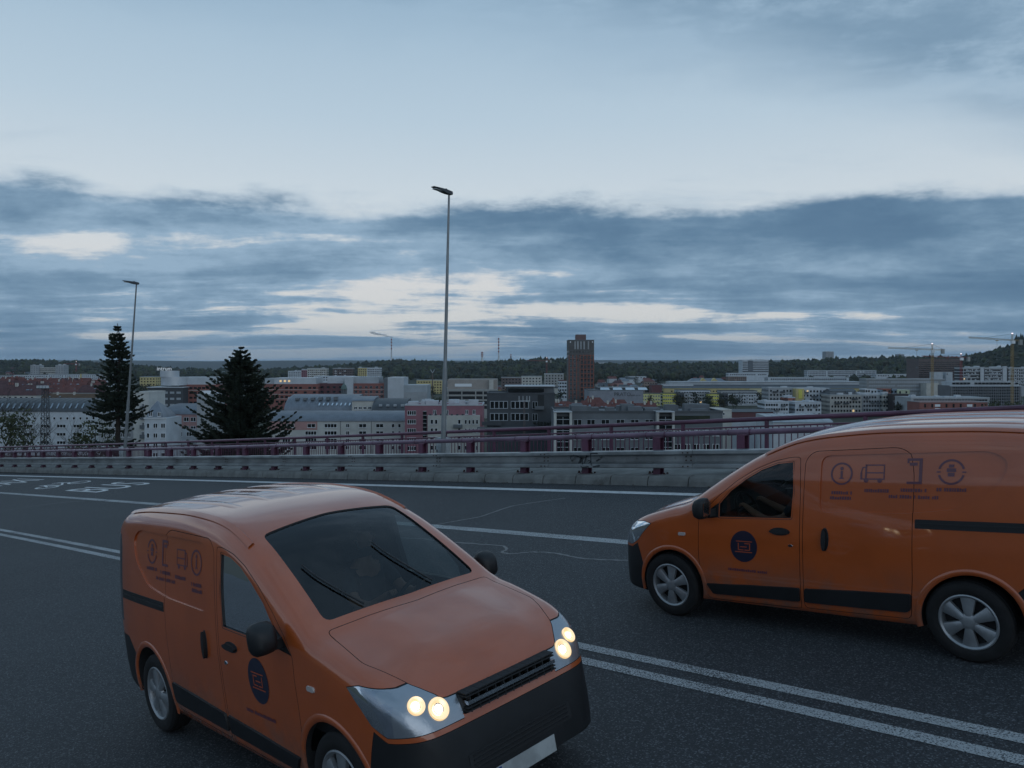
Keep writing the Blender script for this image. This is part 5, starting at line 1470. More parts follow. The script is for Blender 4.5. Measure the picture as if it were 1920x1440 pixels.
# long grey office block
b = Bld('office_block', 'long low grey office block with glazed bays rising behind the railing', 1040, 1355, 774, 195, 18, 0, DGREY); mx = lambda px: (px - 1197.5) / F * 195
b.parapet(ROOFD, .5); b.plant(20, 11, DGREY)
b.block('facade_band', wm('facade_slate', (.15, .16, .175)), mx(1072), mx(1226), -.12, 0, b.H - 5.0, b.H - 1.6)
for r in range(3):
    for px in (1083, 1108, 1135, 1163, 1190, 1217): b.win(mx(px), b.H - 3.1 - 3.4 * r, 2.0, 1.5, 'cross', FRAMED, y=-.14)
    for px in (1270, 1288, 1306, 1324, 1342): b.win(mx(px), b.H - 5.6 - 3.4 * r, 1.6, 1.4, 'cross', FRAME)
for c in (1055, 1246):
    bay = b.block('glazed_bay', GLASS, mx(c - 12), mx(c + 12), -1.2, 0, 0, b.H - .8)
    for s_ in (-1, 1): b.block('bay_pier', BEIGE, mx(c + 14.5 * s_) - .3, mx(c + 14.5 * s_) + .3, -1.5, .02, 0, b.H + .2)
    for r in range(10): b.block('bay_mullion', FRAMED, mx(c - 12), mx(c + 12), -1.32, -1.2, b.H - 1.6 - 1.35 * r, b.H - 1.45 - 1.35 * r)
    b.block('bay_mullion', FRAMED, mx(c) - .06, mx(c) + .06, -1.35, -1.2, 0, b.H - .9); b.block('bay_roof', LGREY, mx(c - 17), mx(c + 17), -1.7, 3, b.H + .2, b.H + .4)
b.block('terrace_hedge', M_LEAFD, mx(1264), mx(1330), -.6, .6, b.H - 1.6, b.H - .7)
b = Bld('small_house', 'plain pale cube with one tiny window beside the office block', 1322, 1372, 769, 260, 14, 0, CREAM); b.parapet(CREAM, .2); b.win(b.W*.2, b.H - 1.6, .7, .7, 'plain'); b.block('annex', LGREY, -b.W*.1, b.W*1.5, 2, 10, 0, b.H - 3.2)
b = Bld('arched_hall', 'low hall with pale arched roof behind the van roof', 1450, 1560, 792, 235, 16, 0, LGREY); b.barrel(ROOFL, 1.6, 2.5)

# --- brick shopping complex with silver drum
b = Bld('office_building', 'dark glazed block carrying silver drum and roof sign', 278, 343, 727, 600, 30, 0, DARK); mx = lambda px: (px - 310.5) / F * 600
b.glaze(3, 5, 3.2, 1.6, 4.5, 4.6, FRAMED, seed=2, sides=False)
def drum(name, px0, px1, ptop, pbot, m, d=600):
    r = (px1 - px0) / 2 / F * d; q = MB(); z1 = (HZ - ptop) / F * d - b.base; z0 = (HZ - pbot) / F * d - b.base
    q.lathe([(r, z0), (r, z1), (r - .4, z1 + .02), (r - .4, z1 - .8), (0, z1 - .8)], 40, M=Matrix.Translation((mx((px0 + px1) / 2), r + 1, 0))); return q.build(name, m, b.t, 30)
drum('drum', 292, 341, 707, 723, METAL); drum('upper_drum', 293, 327, 695.5, 707, METAL)
b.block('roof_slab', LGREY, mx(276), mx(345), -1, 22, b.H, b.H + .6)
b.text('intrum', mx(307), (HZ - 694.6) / F * 600 - b.base, 4.2, mat('sign_letters', (.85, .87, .9), .5, emit=(.9, .95, 1), estr=.22), 1.0)
b = Bld('shopping_centre', 'red brick wing with silver upper storey next to the drum', 336, 412, 721, 610, 30, 0, BRICK); b.glaze(4, 9, 2.4, 1.5, 3.4, 3.7, GLASS, seed=3)
b.block('upper_storey', METAL, -b.W/2 + .2, b.W*.42, .5, 20, b.H, b.H + 5.7); b.block('string_course', BEIGE, -b.W/2, b.W/2, -.12, .0, b.H - 4.6, b.H - 4.3)
b = Bld('shopping_centre', 'long red brick wing with pale upper storey and lit windows', 495, 597, 720, 600, 30, 0, BRICK)
b.glaze(4, 11, 2.2, 1.5, 3.6, 3.45, GLASS, seed=4, p=.85); b.block('upper_storey', METAL, -b.W*.32, b.W*.45, 1, 22, b.H, b.H + 4.6); b.block('upper_storey', ROOFL, -b.W/2, -b.W*.32, 2, 22, b.H, b.H + 4.2)
for i in range(3): b.block('lit_window', LIT, -b.W*.22 + 3.2 * i, -b.W*.22 + 3.2 * i + 1.5, .9, 1.02, b.H + 1.5, b.H + 2.9)
for r in range(3): b.block('string_course', BEIGE, -b.W/2, b.W/2, -.12, 0, b.H - 4.4 - 3.45 * r, b.H - 4.15 - 3.45 * r)
b = Bld('shopping_centre', 'dark brick corner block between the brick wings', 597, 645, 719, 606, 30, .0, DBRICK); b.glaze(4, 4, 2, 1.5, 3.6, 3.45, GLASS, seed=5); b.block('upper_storey', LGREY, -b.W*.2, b.W*.5, 4, 24, b.H, b.H + 4.8)
b = Bld('shopping_centre', 'red brick wing with regular windows between two pale towers', 661, 721, 719, 598, 30, 0, BRICK)
for r in range(4):
    for c in range(6): b.win(-b.W/2 + 3.4 + 3.55 * c + (c // 2) * .8 - 1.0, b.H - 3.8 - 3.4 * r, 1.9, 1.9, 'cross', FRAMED, sill=False)
for r in range(3): b.block('string_course', BEIGE, -b.W/2, b.W/2, -.12, 0, b.H - 4.6 - 3.4 * r, b.H - 4.35 - 3.4 * r)
b.block('upper_storey', ROOFL, -b.W/2, b.W*.3, 3, 24, b.H, b.H + 4.9)
for px0, px1, pt, m, l in ((646, 662, 706.5, METAL, 'pale ribbed tower left of the regular brick wing'), (720, 727, 709, DGREY, 'dark slot tower beside the big pale box'), (727, 757, 707.5, METAL, 'big pale windowless box at the end of the brick complex'), (757, 801, 722, ROOFL, 'lower pale box with a grey plinth at the end of the complex')):
    b = Bld('service_tower', l, px0, px1, pt, 596, 26, 0, m)
    n_ = max(2, int(b.W / 1.6))
    for i in range(1, n_): b.block('cladding_rib', m, -b.W/2 + b.W * i / n_ - .05, -b.W/2 + b.W * i / n_ + .05, -.10, -.004, 0, b.H - .02)
    if px0 == 757: b.block('plinth', GREY, -b.W/2, b.W/2, -.25, -.11, 0, b.H - 5.2)
# dome turret
pm = at(645, 748, 450); t = thing('church_turret', 'small green domed turret in front of the brick complex', 'turret', (pm.x, pm.y, -33)); zt = lambda py: (HZ - py) / F * 450 + 33
q = MB(); q.lathe([(2.0, 0), (2.0, zt(741)), (2.4, zt(740)), (2.4, zt(739))], 8); q.build('shaft', GREY, t)
q = MB(); [q.box(1.35 * math.cos(a) - .22, 1.35 * math.cos(a) + .22, 1.35 * math.sin(a) - .22, 1.35 * math.sin(a) + .22, zt(739), zt(730)) for a in [math.pi / 4 * i for i in range(8)]]; q.lathe([(1.0, zt(739)), (1.0, zt(730))], 8, mi=0); q.build('lantern', DGREY, t)
q = MB(); q.lathe([(1.9, zt(730)), (1.9, zt(729.5)), (1.6, zt(727)), (1.55, zt(725)), (1.2, zt(722.5)), (.5, zt(720.5)), (.22, zt(718.5)), (.3, zt(717.5)), (.1, zt(716)), (.04, zt(710))], 14); q.build('dome', mat('copper_green', (.11, .17, .155), .7, var=.2), t, 40)
# curved grey roofs behind the terrace
b = Bld('vaulted_building', 'broad grey arched roof dotted with dormers and bright skylights', 534, 664, 770, 350, 20, 0, CREAM); b.barrel(ROOFG, 6.5, 1.2, .9)
for i in range(8): q = MB(); x = -b.W*.02 + 1.9 * i; q.add([(x, .35, b.H + 2.2), (x + .6, .35, b.H + 2.2), (x + .9, 1.0, b.H + 3.3), (x + .3, 1.0, b.H + 3.3), (x, .2, b.H + 2.3), (x + .6, .2, b.H + 2.3), (x + .9, .85, b.H + 3.4), (x + .3, .85, b.H + 3.4)], [(4, 5, 6, 7), (0, 4, 7, 3), (1, 2, 6, 5), (0, 1, 5, 4)]); q.build('skylight', mat('bright_skylight', (.6, .65, .7), .05, metal=.95), b.t)
for i in range(6): b.block('dormer', DGREY, -b.W*.38 + 3.4 * i, -b.W*.38 + 3.4 * i + 1.5, 3.0, 6, b.H + 4.4, b.H + 5.3 + .12 * i)
b = Bld('apartment_house', 'cream gabled house with rounded roof behind the beige terrace', 660, 700, 752, 345, 14, 0, CREAM); b.barrel(ROOFG, 1.6, 1.0); b.grid(4, 4, 1.4, 1.2, 3.6, 3.1)
b = Bld('apartment_house', 'cream house under a tall dark ribbed vault with roof windows', 698, 760, 771, 340, 16, 0, CREAM); b.barrel(ROOFD, 4.8, .8)
for i in range(4): b.block('roof_window', FRAMED, -b.W*.3 + 3.1 * i, -b.W*.3 + 3.1 * i + 1.2, .1, 1.4, b.H + 2.0, b.H + 2.9)
b.grid(2, 5, 1.9, 1.2, 2.2, 3.0)
b = Bld('low_building', 'low maroon shed with pale roof edge beneath the dark brick corner', 545, 612, 750, 480, 16, 0, DBRICK); b.parapet(LGREY, .6)
b = Bld('low_building', 'small white box building in front of the brick wing', 540, 588, 746, 520, 14, 0, WHITE); b.parapet(WHITE, .3); b.glaze(2, 6, 1.6, 1.2, 2.5, 3)

# --- parking deck
b = Bld('parking_garage', 'beige building above open concrete parking decks', 834, 932, 730, 500, 30, 0, CONCB); mx = lambda px: (px - 883) / F * 500
b.block('upper_hall', wm('render_taupe', (.25, .225, .205)), mx(838), mx(932), 4, 28, b.H, b.H + 6.2); b.block('end_pylon', CREAM, mx(917), mx(925), 1, 8, b.H, b.H + 5.8); b.block('signboard', FRAME, mx(852), mx(884), 3.7, 4.0, b.H + 1.6, b.H + 3.4)
for r in range(4): b.block('deck_shade', mat('deck_shadow', (.02, .02, .022), .9), mx(836), mx(916), -.06, .02, b.H - 3.2 - 3.0 * r, b.H - 1.3 - 3.0 * r)  # flat dark panels painted as the shade inside the open decks
for px in (840, 866, 892, 906): b.block('pillar', CONCB, mx(px) - .35, mx(px) + .35, -.3, -.07, 0, b.H)
for px in range(946, 950, 8): pass
# --- hillside flats
for i, (a, c, pt, m, l, fl, co) in enumerate(((540, 565, 696, WHITE, 'white flats with dark bands on the slope above the brick wing', 4, 7), (565, 576, 694, MAUVE, 'narrow mauve flats beside the white banded flats', 5, 3), (576, 612, 691, CREAM, 'cream flats with coloured balconies, leftmost of three on the slope', 6, 9),
                                              (624, 661, 691, BROWN, 'brown and white stepped flats between the cream and the ochre ones', 6, 9), (671, 688, 690, YELL2, 'ochre end of the flats below the chimney hill', 6, 4), (688, 713, 690, LGREY, 'grey balcony half joined to the ochre flats', 6, 7))):
    b = Bld('flats', l, a, c, pt, 1100, 14, 0, m, cat='flats', group='flats on the slope'); b.parapet(ROOFL, .6); b.glaze(fl, co, 1.6, 1.3, 3.0, 2.9, seed=30 + i)
    if i in (2, 3): b.glaze(fl - 1, co // 2, 2.6, .9, 3.9, 2.9, FRAME, p=.6, seed=60 + i, sides=False, name='balcony_fronts', y=-.8)
    b.plant(2, i)
b = Bld('flats', 'long low white terrace in front of the slope flats', 588, 662, 705, 1000, 14, 0, WHITE, cat='flats'); b.glaze(2, 14, 1.8, 1.2, 2.6, 3, seed=9)
for i, (a, c, pt, d, m, l) in enumerate(((781, 830, 713, 900, YELL2, 'row of small ochre houses beside the far lamp-like mast'), (940, 978, 708, 850, BROWN, 'brown terraced flats left of the beige flats below the wooded hill'), (978, 1016, 706, 850, CREAM, 'beige flats between brown and concrete flats'), (1021, 1057, 701, 900, CONCB, 'unfinished concrete flats beneath the far red crane'), (1048, 1068, 714, 700, WHITE, 'white house with red eaves left of the tower'),
                                         (262, 292, 707, 900, YELL2, 'low cream hall with white roof edge behind the spruce'))):
    b = Bld('flats', l, a, c, pt, d, 14, 0, m, cat='flats'); b.parapet(ROOFL if i != 4 else TILE, .5); b.glaze(5, max(4, int(b.W / 3.2)), 1.5, 1.3, 2.8, 3.0, seed=80 + i, m=GLASS)
# y-shaped mast
pm = at(811, 693, 800); t = thing('signal_mast', 'forked rusty mast standing among the houses', 'mast', (pm.x, pm.y, terrain_z(pm.x, pm.y)));
q = MB(); h_ = pm.z - t.location.z; q.tube([(0, 0, 0), (0, 0, h_ - 3)], .5, 8); q.build('pole', BROWN, t); q = MB(); q.tube([(0, 0, h_ - 3.2), (-2, 0, h_)], .3, 6); q.tube([(0, 0, h_ - 3.2), (2, 0, h_)], .3, 6); q.build('fork', LGREY, t)

# --- tower block
b = Bld('tower_block', 'dark tower block with orange gridded lower storeys', 1066, 1114, 638, 620, 20, 0, wm('tower_grey', (.085, .082, .08))); mx = lambda px: (px - 1090) / F * 620
b.block('cap', wm('tower_cap', (.13, .085, .08)), mx(1081), mx(1099.5), 3, 14, b.H, b.H + 4.6); b.parapet(DGREY, .4)
zz_ = lambda py: (HZ - py) / F * 620 - b.base
for px in (1067, 1074, 1081, 1087.6, 1094, 1100.5, 1107, 1113): b.block('pilaster', ORANGE, mx(px) - .28, mx(px) + .28, -.35, -.02, zz_(748), zz_(664.5 if px > 1084 else 665.5))
for r in range(10): b.block('spandrel', ORANGE if r % 1 == 0 else DGREY, mx(1087.6), mx(1113), -.28, -.03, zz_(666.5 + 8.6 * r) - .12, zz_(666.5 + 8.6 * r) + .28)
for r in range(9): b.block('spandrel', ORANGE, mx(1067), mx(1087), -.26, -.03, zz_(672 + 8.6 * r) - .08, zz_(672 + 8.6 * r) + .12)
for r in range(10):
    for c in range(6):
        px = (1070.5, 1077.5, 1091, 1097.3, 1103.7, 1110)[c]
        b.win(mx(px), zz_(672.8 + 8.6 * r) , 1.5, 2.3, 'cross', FRAMED if c < 2 else BROWN, sill=False)
        if c > 1: b.block('balcony_rail', DARK, mx(px) - .9, mx(px) + .9, -.5, -.36, zz_(673.2 + 8.6 * r), zz_(671.6 + 8.6 * r) + .3)
for px0, px1 in ((1077, 1079.5), (1082, 1085), (1088, 1090.5), (1094, 1096.5), (1102, 1104.5)): b.block('top_pilaster', GREY, mx(px0), mx(px1), -.3, -.02, zz_(655), zz_(640))
b.glaze(3, 8, 1.2, 1.3, 9.5, 3.2, GLASS, seed=7, p=.8)
for px in (1068.5, 1110): b.block('top_opening', FRAME, mx(px), mx(px + 2), -.1, .02, zz_(642.5), zz_(640))

# --- warehouse with sign
b = Bld('warehouse', 'grey warehouse with dark PRATO lettering and four roof lights', 1105, 1206, 733, 560, 40, 0, wm('cladding_bluegrey', (.19, .20, .225))); mx = lambda px: (px - 1155.5) / F * 560
b.block('roof_edge', ROOFD, -b.W/2, b.W/2, 0, 40, b.H, b.H + .4); b.block('rear_roof', ROOFD, -b.W/2 + 8, b.W/2 + 4, 14, 40, b.H + .4, b.H + 1.9)
b.text('PRATO', mx(1167), b.H - 3.6, 3.7, DARK); b.text('spol. s r.o.', mx(1192), b.H - 3.5, 1.7, DARK)
for i in range(4):
    q = MB(); x = mx(1128 + 24 * i); q.add([(x, 8, b.H + .5), (x + 6.8, 8, b.H + .5), (x + 6.4, 12, b.H + 2.0), (x + .4, 12, b.H + 2.0), (x, 12, b.H + .5), (x + 6.8, 12, b.H + .5)], [(0, 1, 2, 3), (0, 3, 4), (1, 5, 2), (2, 5, 4, 3)]); q.build('roof_light', mat('bright_skylight', (.6, .65, .7), .05, metal=.95), b.t)
# --- yellow and grey housing rows
YB = [(1203, 1238, 738.5, 640, YELLOW, 'pale yellow flats with small windows next to the warehouse', 5, 7, wm('render_lemon', (.47, .45, .20))), (1237, 1244, 740, 642, LGREY, 'narrow grey link between the two left yellow flats', 5, 1, None), (1243, 1268, 738, 640, YELLOW, 'bright yellow flats right of the pale yellow ones', 5, 6, None),
      (1268, 1283, 738, 641, DARK, 'charcoal flats joined to the bright yellow ones', 5, 3, None), (1283, 1331, 737, 650, GREY, 'grey flats with small trees in front, between charcoal and yellow flats', 6, 10, None), (1330, 1348, 739, 640, YELLOW, 'narrow yellow flats flanked by grey ones', 6, 4, None),
      (1348, 1365, 739, 641, DARK, 'charcoal flats right of the narrow yellow ones', 6, 3, None), (1364, 1424, 738, 645, LGREY, 'light grey flats with white bays right of the second charcoal block', 6, 12, None), (1270, 1332, 732, 660, LGREY, 'upper light grey row with dormers behind the charcoal flats', 2, 12, None), (1352, 1420, 733, 668, GREY, 'upper grey row behind the light grey flats', 2, 12, None)]
for i, (a, c, pt, d, m, l, r, co, m2) in enumerate(YB):
    b = Bld('housing_row', l, a, c, pt, d, 13, 0, m2 or m, cat='flats', group='terraced housing row'); b.parapet(ROOFD, .4)
    if i in (0, 2, 5):
        for rr in range(4):
            for cc in range(co): b.win(-b.W/2 + b.W * (cc + .5) / co, b.H - 2.4 - 2.75 * rr, 1.25, 1.2, 'cross', FRAME, sill=False)
    else: b.glaze(r, co, 1.3, 1.2, 2.4, 2.75, seed=100 + i, lit=.01)
    if i in (4, 7): b.glaze(r, co // 3, 1.8, 1.0, 2.9, 2.75, WHITE, seed=130 + i, sides=False, name='balcony_fronts', y=-1.0)
# --- long factory hall
b = Bld('factory_hall', 'very long pale roofed factory hall with cream wall and black letters', 1245, 1630, 728, 820, 45, 0, YELL2); mx = lambda px: (px - 1437.5) / F * 820
q = MB(); q.add([(-b.W/2, -.5, b.H), (b.W/2, -.5, b.H), (b.W/2, 16, b.H + 3.2), (-b.W/2, 16, b.H + 3.2)], [(0, 1, 2, 3)]); q.build('lower_roof', ROOFD, b.t)
b.block('clerestory', ROOFL, mx(1262), b.W/2, 17, 40, b.H, b.H + 6.0); b.block('ridge_sheet', ROOFL, mx(1262), b.W/2 + .5, 16, 41, b.H + 6.0, b.H + 6.4); b.glaze(1, 60, 1.6, 1.2, 3.6, 3, seed=12, sides=False)
b = Bld('signboard_wall', 'cream wall panel with large black letters adn', 1407, 1448, 729, 700, 3, 0, wm('panel_cream', (.42, .38, .24)), cat='wall'); b.text('adn', -.5, b.H - 7.0, 8.6, DARK)
b = Bld('low_building', 'small dark red hall at the left end of the factory', 1222, 1241, 722, 800, 16, 0, DBRICK); b.parapet(DARK, .3)
b = Bld('low_building', 'grey hall with white windows left of the factory roof', 1238, 1300, 721, 830, 16, 0, LGREY); b.glaze(1, 8, 2.4, 1.5, 3.0, 3, FRAME); b.parapet(ROOFL, .4)
b = Bld('apartment_block', 'brownish old block with red roof left of the dark red hall', 1208, 1228, 715, 900, 14, 0, wm('render_brownish', (.20, .155, .135))); b.hip(TILE, 2.4); b.glaze(4, 4, 1.2, 1.5, 3, 3.2)
b = Bld('institution', 'ochre buildings with grey hipped roofs behind the factory', 1292, 1362, 716, 950, 16, 0, YELL2); b.hip(ROOFG, 4.2, .5, .12); b.glaze(2, 12, 1.3, 1.6, 3, 3.4)
for x in (-.12, .18):
    q = MB(); q.add([(b.W*x - 5, -.8, b.H), (b.W*x + 5, -.8, b.H), (b.W*x, -.8, b.H + 4.6), (b.W*x, 8, b.H + 4.6), (b.W*x - 5, 8, b.H), (b.W*x + 5, 8, b.H)], [(0, 1, 2), (0, 2, 3, 4), (1, 5, 3, 2)]); q.build('gable', YELL2, b.t)
# --- apartment cluster right of centre
CL = [(1434, 1479, 754, 500, WHITE, 'white stepped flats with tiny square windows, lower left of the cluster', 6, 9, 6), (1441, 1493, 728, 545, GREY, 'grey flats with dark balconies above the white stepped flats', 9, 8, 4), (1491, 1540, 755, 500, WHITE, 'white flats with dark doors beside the narrow orange strip', 6, 9, 6), (1478, 1491, 746, 515, ORANGE, 'narrow orange stair block between two white flats', 6, 2, 0),
      (1497, 1556, 729, 540, LGREY, 'pale grey flats with balconies, behind the right white flats', 9, 9, 4), (1556, 1616, 741, 520, wm('render_stone', (.30, .29, .27)), 'stone coloured flats with a glazed shed roof', 7, 10, 3), (1617, 1655, 740, 525, GREY, 'darker grey flats right of the stone coloured flats', 7, 7, 3), (1655, 1676, 740, 522, CREAM, 'narrow cream flats next to the brown cube house', 7, 4, 2)]
for i, (a, c, pt, d, m, l, r, co, bal_) in enumerate(CL):
    b = Bld('flats', l, a, c, pt, d, 15, .0, m, cat='flats', group='apartment cluster'); b.parapet(ROOFL if i % 2 else LGREY, .5); b.glaze(r, co, 1.15, 1.35, 2.4, 2.8, seed=150 + i, lit=.012, p=.92)
    R = random.Random(i)
    for k_ in range(bal_):
        x = b.W * (-.4 + .8 * ((k_ % 3) + .5) / 3); b.balcony(x, b.H - 2.8 - 2.8 * (k_ // 3 * 2 + R.randint(0, 1)), b.W * .16, DARK if i % 2 else DGREY, 1.2, .9)
    b.plant(2, 200 + i)
b = Bld('glass_shed', 'dark glazed shed roof with bright panel on top of the stone flats', 1557, 1604, 733, 528, 9, 0, DGREY, base=(HZ - 741) / F * 520); b.gable(ROOFD, 1.4); b.block('roof_light', SKYL, b.W*.1, b.W*.42, -.6, -.52, b.H - 1.3, b.H - .2)
b = Bld('yellow_gable_flats', 'flats end with bright yellow panel rising between grey flats', 1493, 1508, 729, 538, 12, 0, YELL2, cat='flats'); b.block('yellow_panel', YELLOW, -1.2, 1.2, -.3, 0, b.H - 6.5, b.H - .6)  # raised panel in the plain yellow wall render
b = Bld('cube_house', 'dark brown cube with scattered square windows', 1674, 1711, 739, 515, 13, 0, wm('brown_black', (.035, .027, .026)))
for r in range(4):
    for c in range(5): b.win(-b.W/2 + b.W * (c + .5) / 5, b.H - 2.6 - 2.7 * r, 1.2, 1.2, 'plain', FRAME if (r + c) % 2 else BROWN, sill=False)
for i, (a, c, m) in enumerate(((1622, 1632, METAL), (1632, 1645, WHITE), (1645, 1657, mat('panel_steelblue', (.13, .19, .25), .5)), (1655, 1672, ORANGE), (1670, 1682, mat('panel_steelblue', (.13, .19, .25), .5)), (1681, 1706, GREEN))):
    b = Bld('colour_box_house', ['metal grey box house of the coloured row', 'white box house of the coloured row', 'blue box house beside the white one', 'orange box house of the coloured row', 'blue box house beside the orange one', 'pale green box house ending the coloured row'][i], a, c, 729 + (i % 3), 600, 10, 0, m, cat='house', group='row of coloured box houses'); b.glaze(2, 2, 1.3, 1.6, 2.6, 3, seed=i)
# --- right side
b = Bld('slab_block', 'long grey slab with rows of square windows below the crane', 1625, 1772, 711, 700, 15, 0, wm('slab_grey', (.20, .205, .205))); b.parapet(ROOFL, .4); b.glaze(7, 34, 1.5, 1.4, 3.2, 3.2, FRAMED, seed=21, p=.95, lit=.006); b.bands(7, .25, 1.5, 3.2, DGREY, .10)
b = Bld('slab_block', 'windowless pale stair block beside the grey slab', 1737, 1760, 719, 690, 15, 0, CREAM); b.parapet(CREAM, .3)
b = Bld('office_building', 'big brown office block with ribbon windows under the crane jib', 1722, 1804, 673.5, 900, 26, .05, BROWN)
b.bands(8, 1.1, 4.0, 2.35, GLASS, .08); b.parapet(BROWN, .6)
for i in range(14): b.block('facade_fin', BROWN, -b.W/2 + b.W * (i + .5) / 14 - .15, -b.W/2 + b.W * (i + .5) / 14 + .15, -.35, -.09, 2, b.H)
R = random.Random(4)
tag(link('roof_garden', None), 'shrubs along the roof edge of the big brown office block', 'shrubs', None, 'stuff') if False else None
for x0_, x1_, l in ((1752, 1768, 'left pale cube at the foot of the brown office block'), (1774, 1786, 'right pale cube at the foot of the brown office block')):
    c_ = Bld('annex_cube', l, x0_, x1_, 698, 870, 10, 0, LGREY); c_.parapet(LGREY, .2)
for i, (a, c) in enumerate(((1806, 1838), (1836, 1846), (1845, 1880), (1879, 1890), (1888, 1940))):
    b = Bld('residential_block', ['glassy balcony block nearest the brown office', 'first pale stair tower of the balcony blocks', 'middle glassy balcony block', 'second pale stair tower of the balcony blocks', 'glassy balcony block behind the yellow crane mast'][i], a, c, 690 - (i % 2), 800, 16, 0, LGREY if i % 2 else GREY, cat='flats', group='balcony blocks by the cranes'); b.parapet(ROOFL, .5); b.plant(3, i)
    if i % 2 == 0:
        b.glaze(6, 12, 1.2, 1.8, 3.0, 3.0, seed=40 + i, p=.85, lit=.02); b.glaze(6, 9, .9, 1.0, 3.2, 3.0, WHITE, seed=70 + i, p=.5, sides=False, name='balcony_fronts', y=-.9)
# building site
b = Bld('building_site', 'grey shell of a building under scaffolding with pale top storey', 1782, 1915, 723, 600, 18, .0, wm('shell_grey', (.12, .12, .125))); mx = lambda px: (px - 1848.5) / F * 600
b.block('top_storey', LGREY, -b.W/2 + 2, b.W/2 - 1, 1.5, 16, b.H, b.H + 2.8); b.glaze(1, 18, 1.6, 1.3, -1.0, 3, GLASS, seed=3, p=.9, sides=False, y=1.42); b.block('roof_sheet', ROOFL, -b.W/2 + 4, b.W*.3, 1.2, 15, b.H + 2.8, b.H + 3.2)
b.block('slab_edge', WHITE, -b.W/2 - .5, b.W/2, -.4, .2, b.H - .5, b.H + .1)
sc_ = MB(); n_ = 34
for i in range(n_ + 1): x = -b.W/2 + b.W * i / n_; sc_.box(x - .05, x + .05, -1.6, -1.5, 0, b.H)
for r in range(7): sc_.box(-b.W/2, b.W/2, -1.66, -.6, b.H - .6 - 2.2 * r, b.H - .5 - 2.2 * r); sc_.box(-b.W/2, b.W/2, -1.66, -1.60, b.H + .4 - 2.2 * r, b.H + .48 - 2.2 * r)
tag(sc_.build('scaffold', FRAMED, b.t), kind='stuff'); b.glaze(6, 26, 1.6, 1.5, 2.2, 2.2, seed=8, sides=False)
b = Bld('brick_hall', 'long low red brick hall with narrow windows behind the van roof', 1724, 1852, 754, 450, 14, 0, BRICK); b.parapet(GREY, .3); b.glaze(2, 9, 1.0, 2.0, 3.0, 3.6, seed=5, sides=False); b.glaze(2, 2, 3.0, 1.4, 2.6, 2.2, FRAME, seed=6, sides=False, name='glass_doors', y=-.09)
b = Bld('low_building', 'long flat grey roofed building behind the red brick hall', 1708, 1856, 746, 480, 20, 0, GREY); b.glaze(1, 26, 1.5, 1.0, 1.9, 3, seed=4, sides=False); b.parapet(ROOFL, .3); b.plant(4, 9)
# far white offices and slabs
b = Bld('office_tower', 'white office tower with dark ribbon windows against the wooded ridge', 1392, 1441, 675, 1300, 22, .0, WHITE); b.bands(6, 1.5, 4.2, 3.1, GLASS, .1); b.block('core', DGREY, -b.W*.28, -b.W*.10, -.4, 2, b.H - 19, b.H - 1.0); b.plant(4, 2); b.parapet(LGREY, .5)
for i, (a, c, pt, d, l, r, co) in enumerate(((1440, 1592, 708, 1000, 'long white slab with dotted windows in front of the ridge', 3, 40), (1514, 1550, 695, 1200, 'white panel slab, left third of the far row', 4, 12), (1550, 1606, 695, 1205, 'white panel slab, middle of the far row', 4, 20), (1606, 1643, 695, 1210, 'white panel slab, right third of the far row', 4, 13), (1366, 1440, 700, 1150, 'low pale hall in front of the white office tower', 1, 20), (1366, 1400, 706, 1060, 'brownish hall with white window bays below the pale hall', 2, 9),
                                             (1643, 1720, 702, 1150, 'low white building half hidden by trees on the slope', 1, 16), (1280, 1308, 695, 1500, 'white flat roofed hall at the foot of the ridge', 1, 6), (1175, 1212, 706, 1300, 'pale green-grey hall among the houses right of the tower', 1, 6))):
    b = Bld('slab_block', l, a, c, pt, d, 14, 0, wm('render_brownish', (.20, .155, .135)) if i == 5 else (LGREY if i in (6, 8) else WHITE)); b.parapet(ROOFL, .5); b.glaze(r, co, 1.7, 1.5, 2.7, 2.8, seed=400 + i, p=.97)
for a, c, pt, d, l in ((1548, 1564, 659, 2300, 'solitary high rise standing on the ridge'), (1686, 1696, 664, 2200, 'taller half of the twin blocks on the ridge'), (1697, 1712, 668, 2200, 'stepped half of the twin blocks on the ridge'), (1827, 1842, 666, 1700, 'pale block peeping over the ridge behind the cranes'), (1120, 1128, 680, 2300, 'left small high rise on the ridge right of the tower'), (1129, 1135, 680, 2300, 'right small high rise on the ridge right of the tower')):
    b = Bld('high_rise', l, a, c, pt, d, 18, .2, GREY if pt < 670 else LGREY); b.glaze(8, 5, 2.2, 1.4, 4, 3.2, seed=3); b.plant(2, int(a))
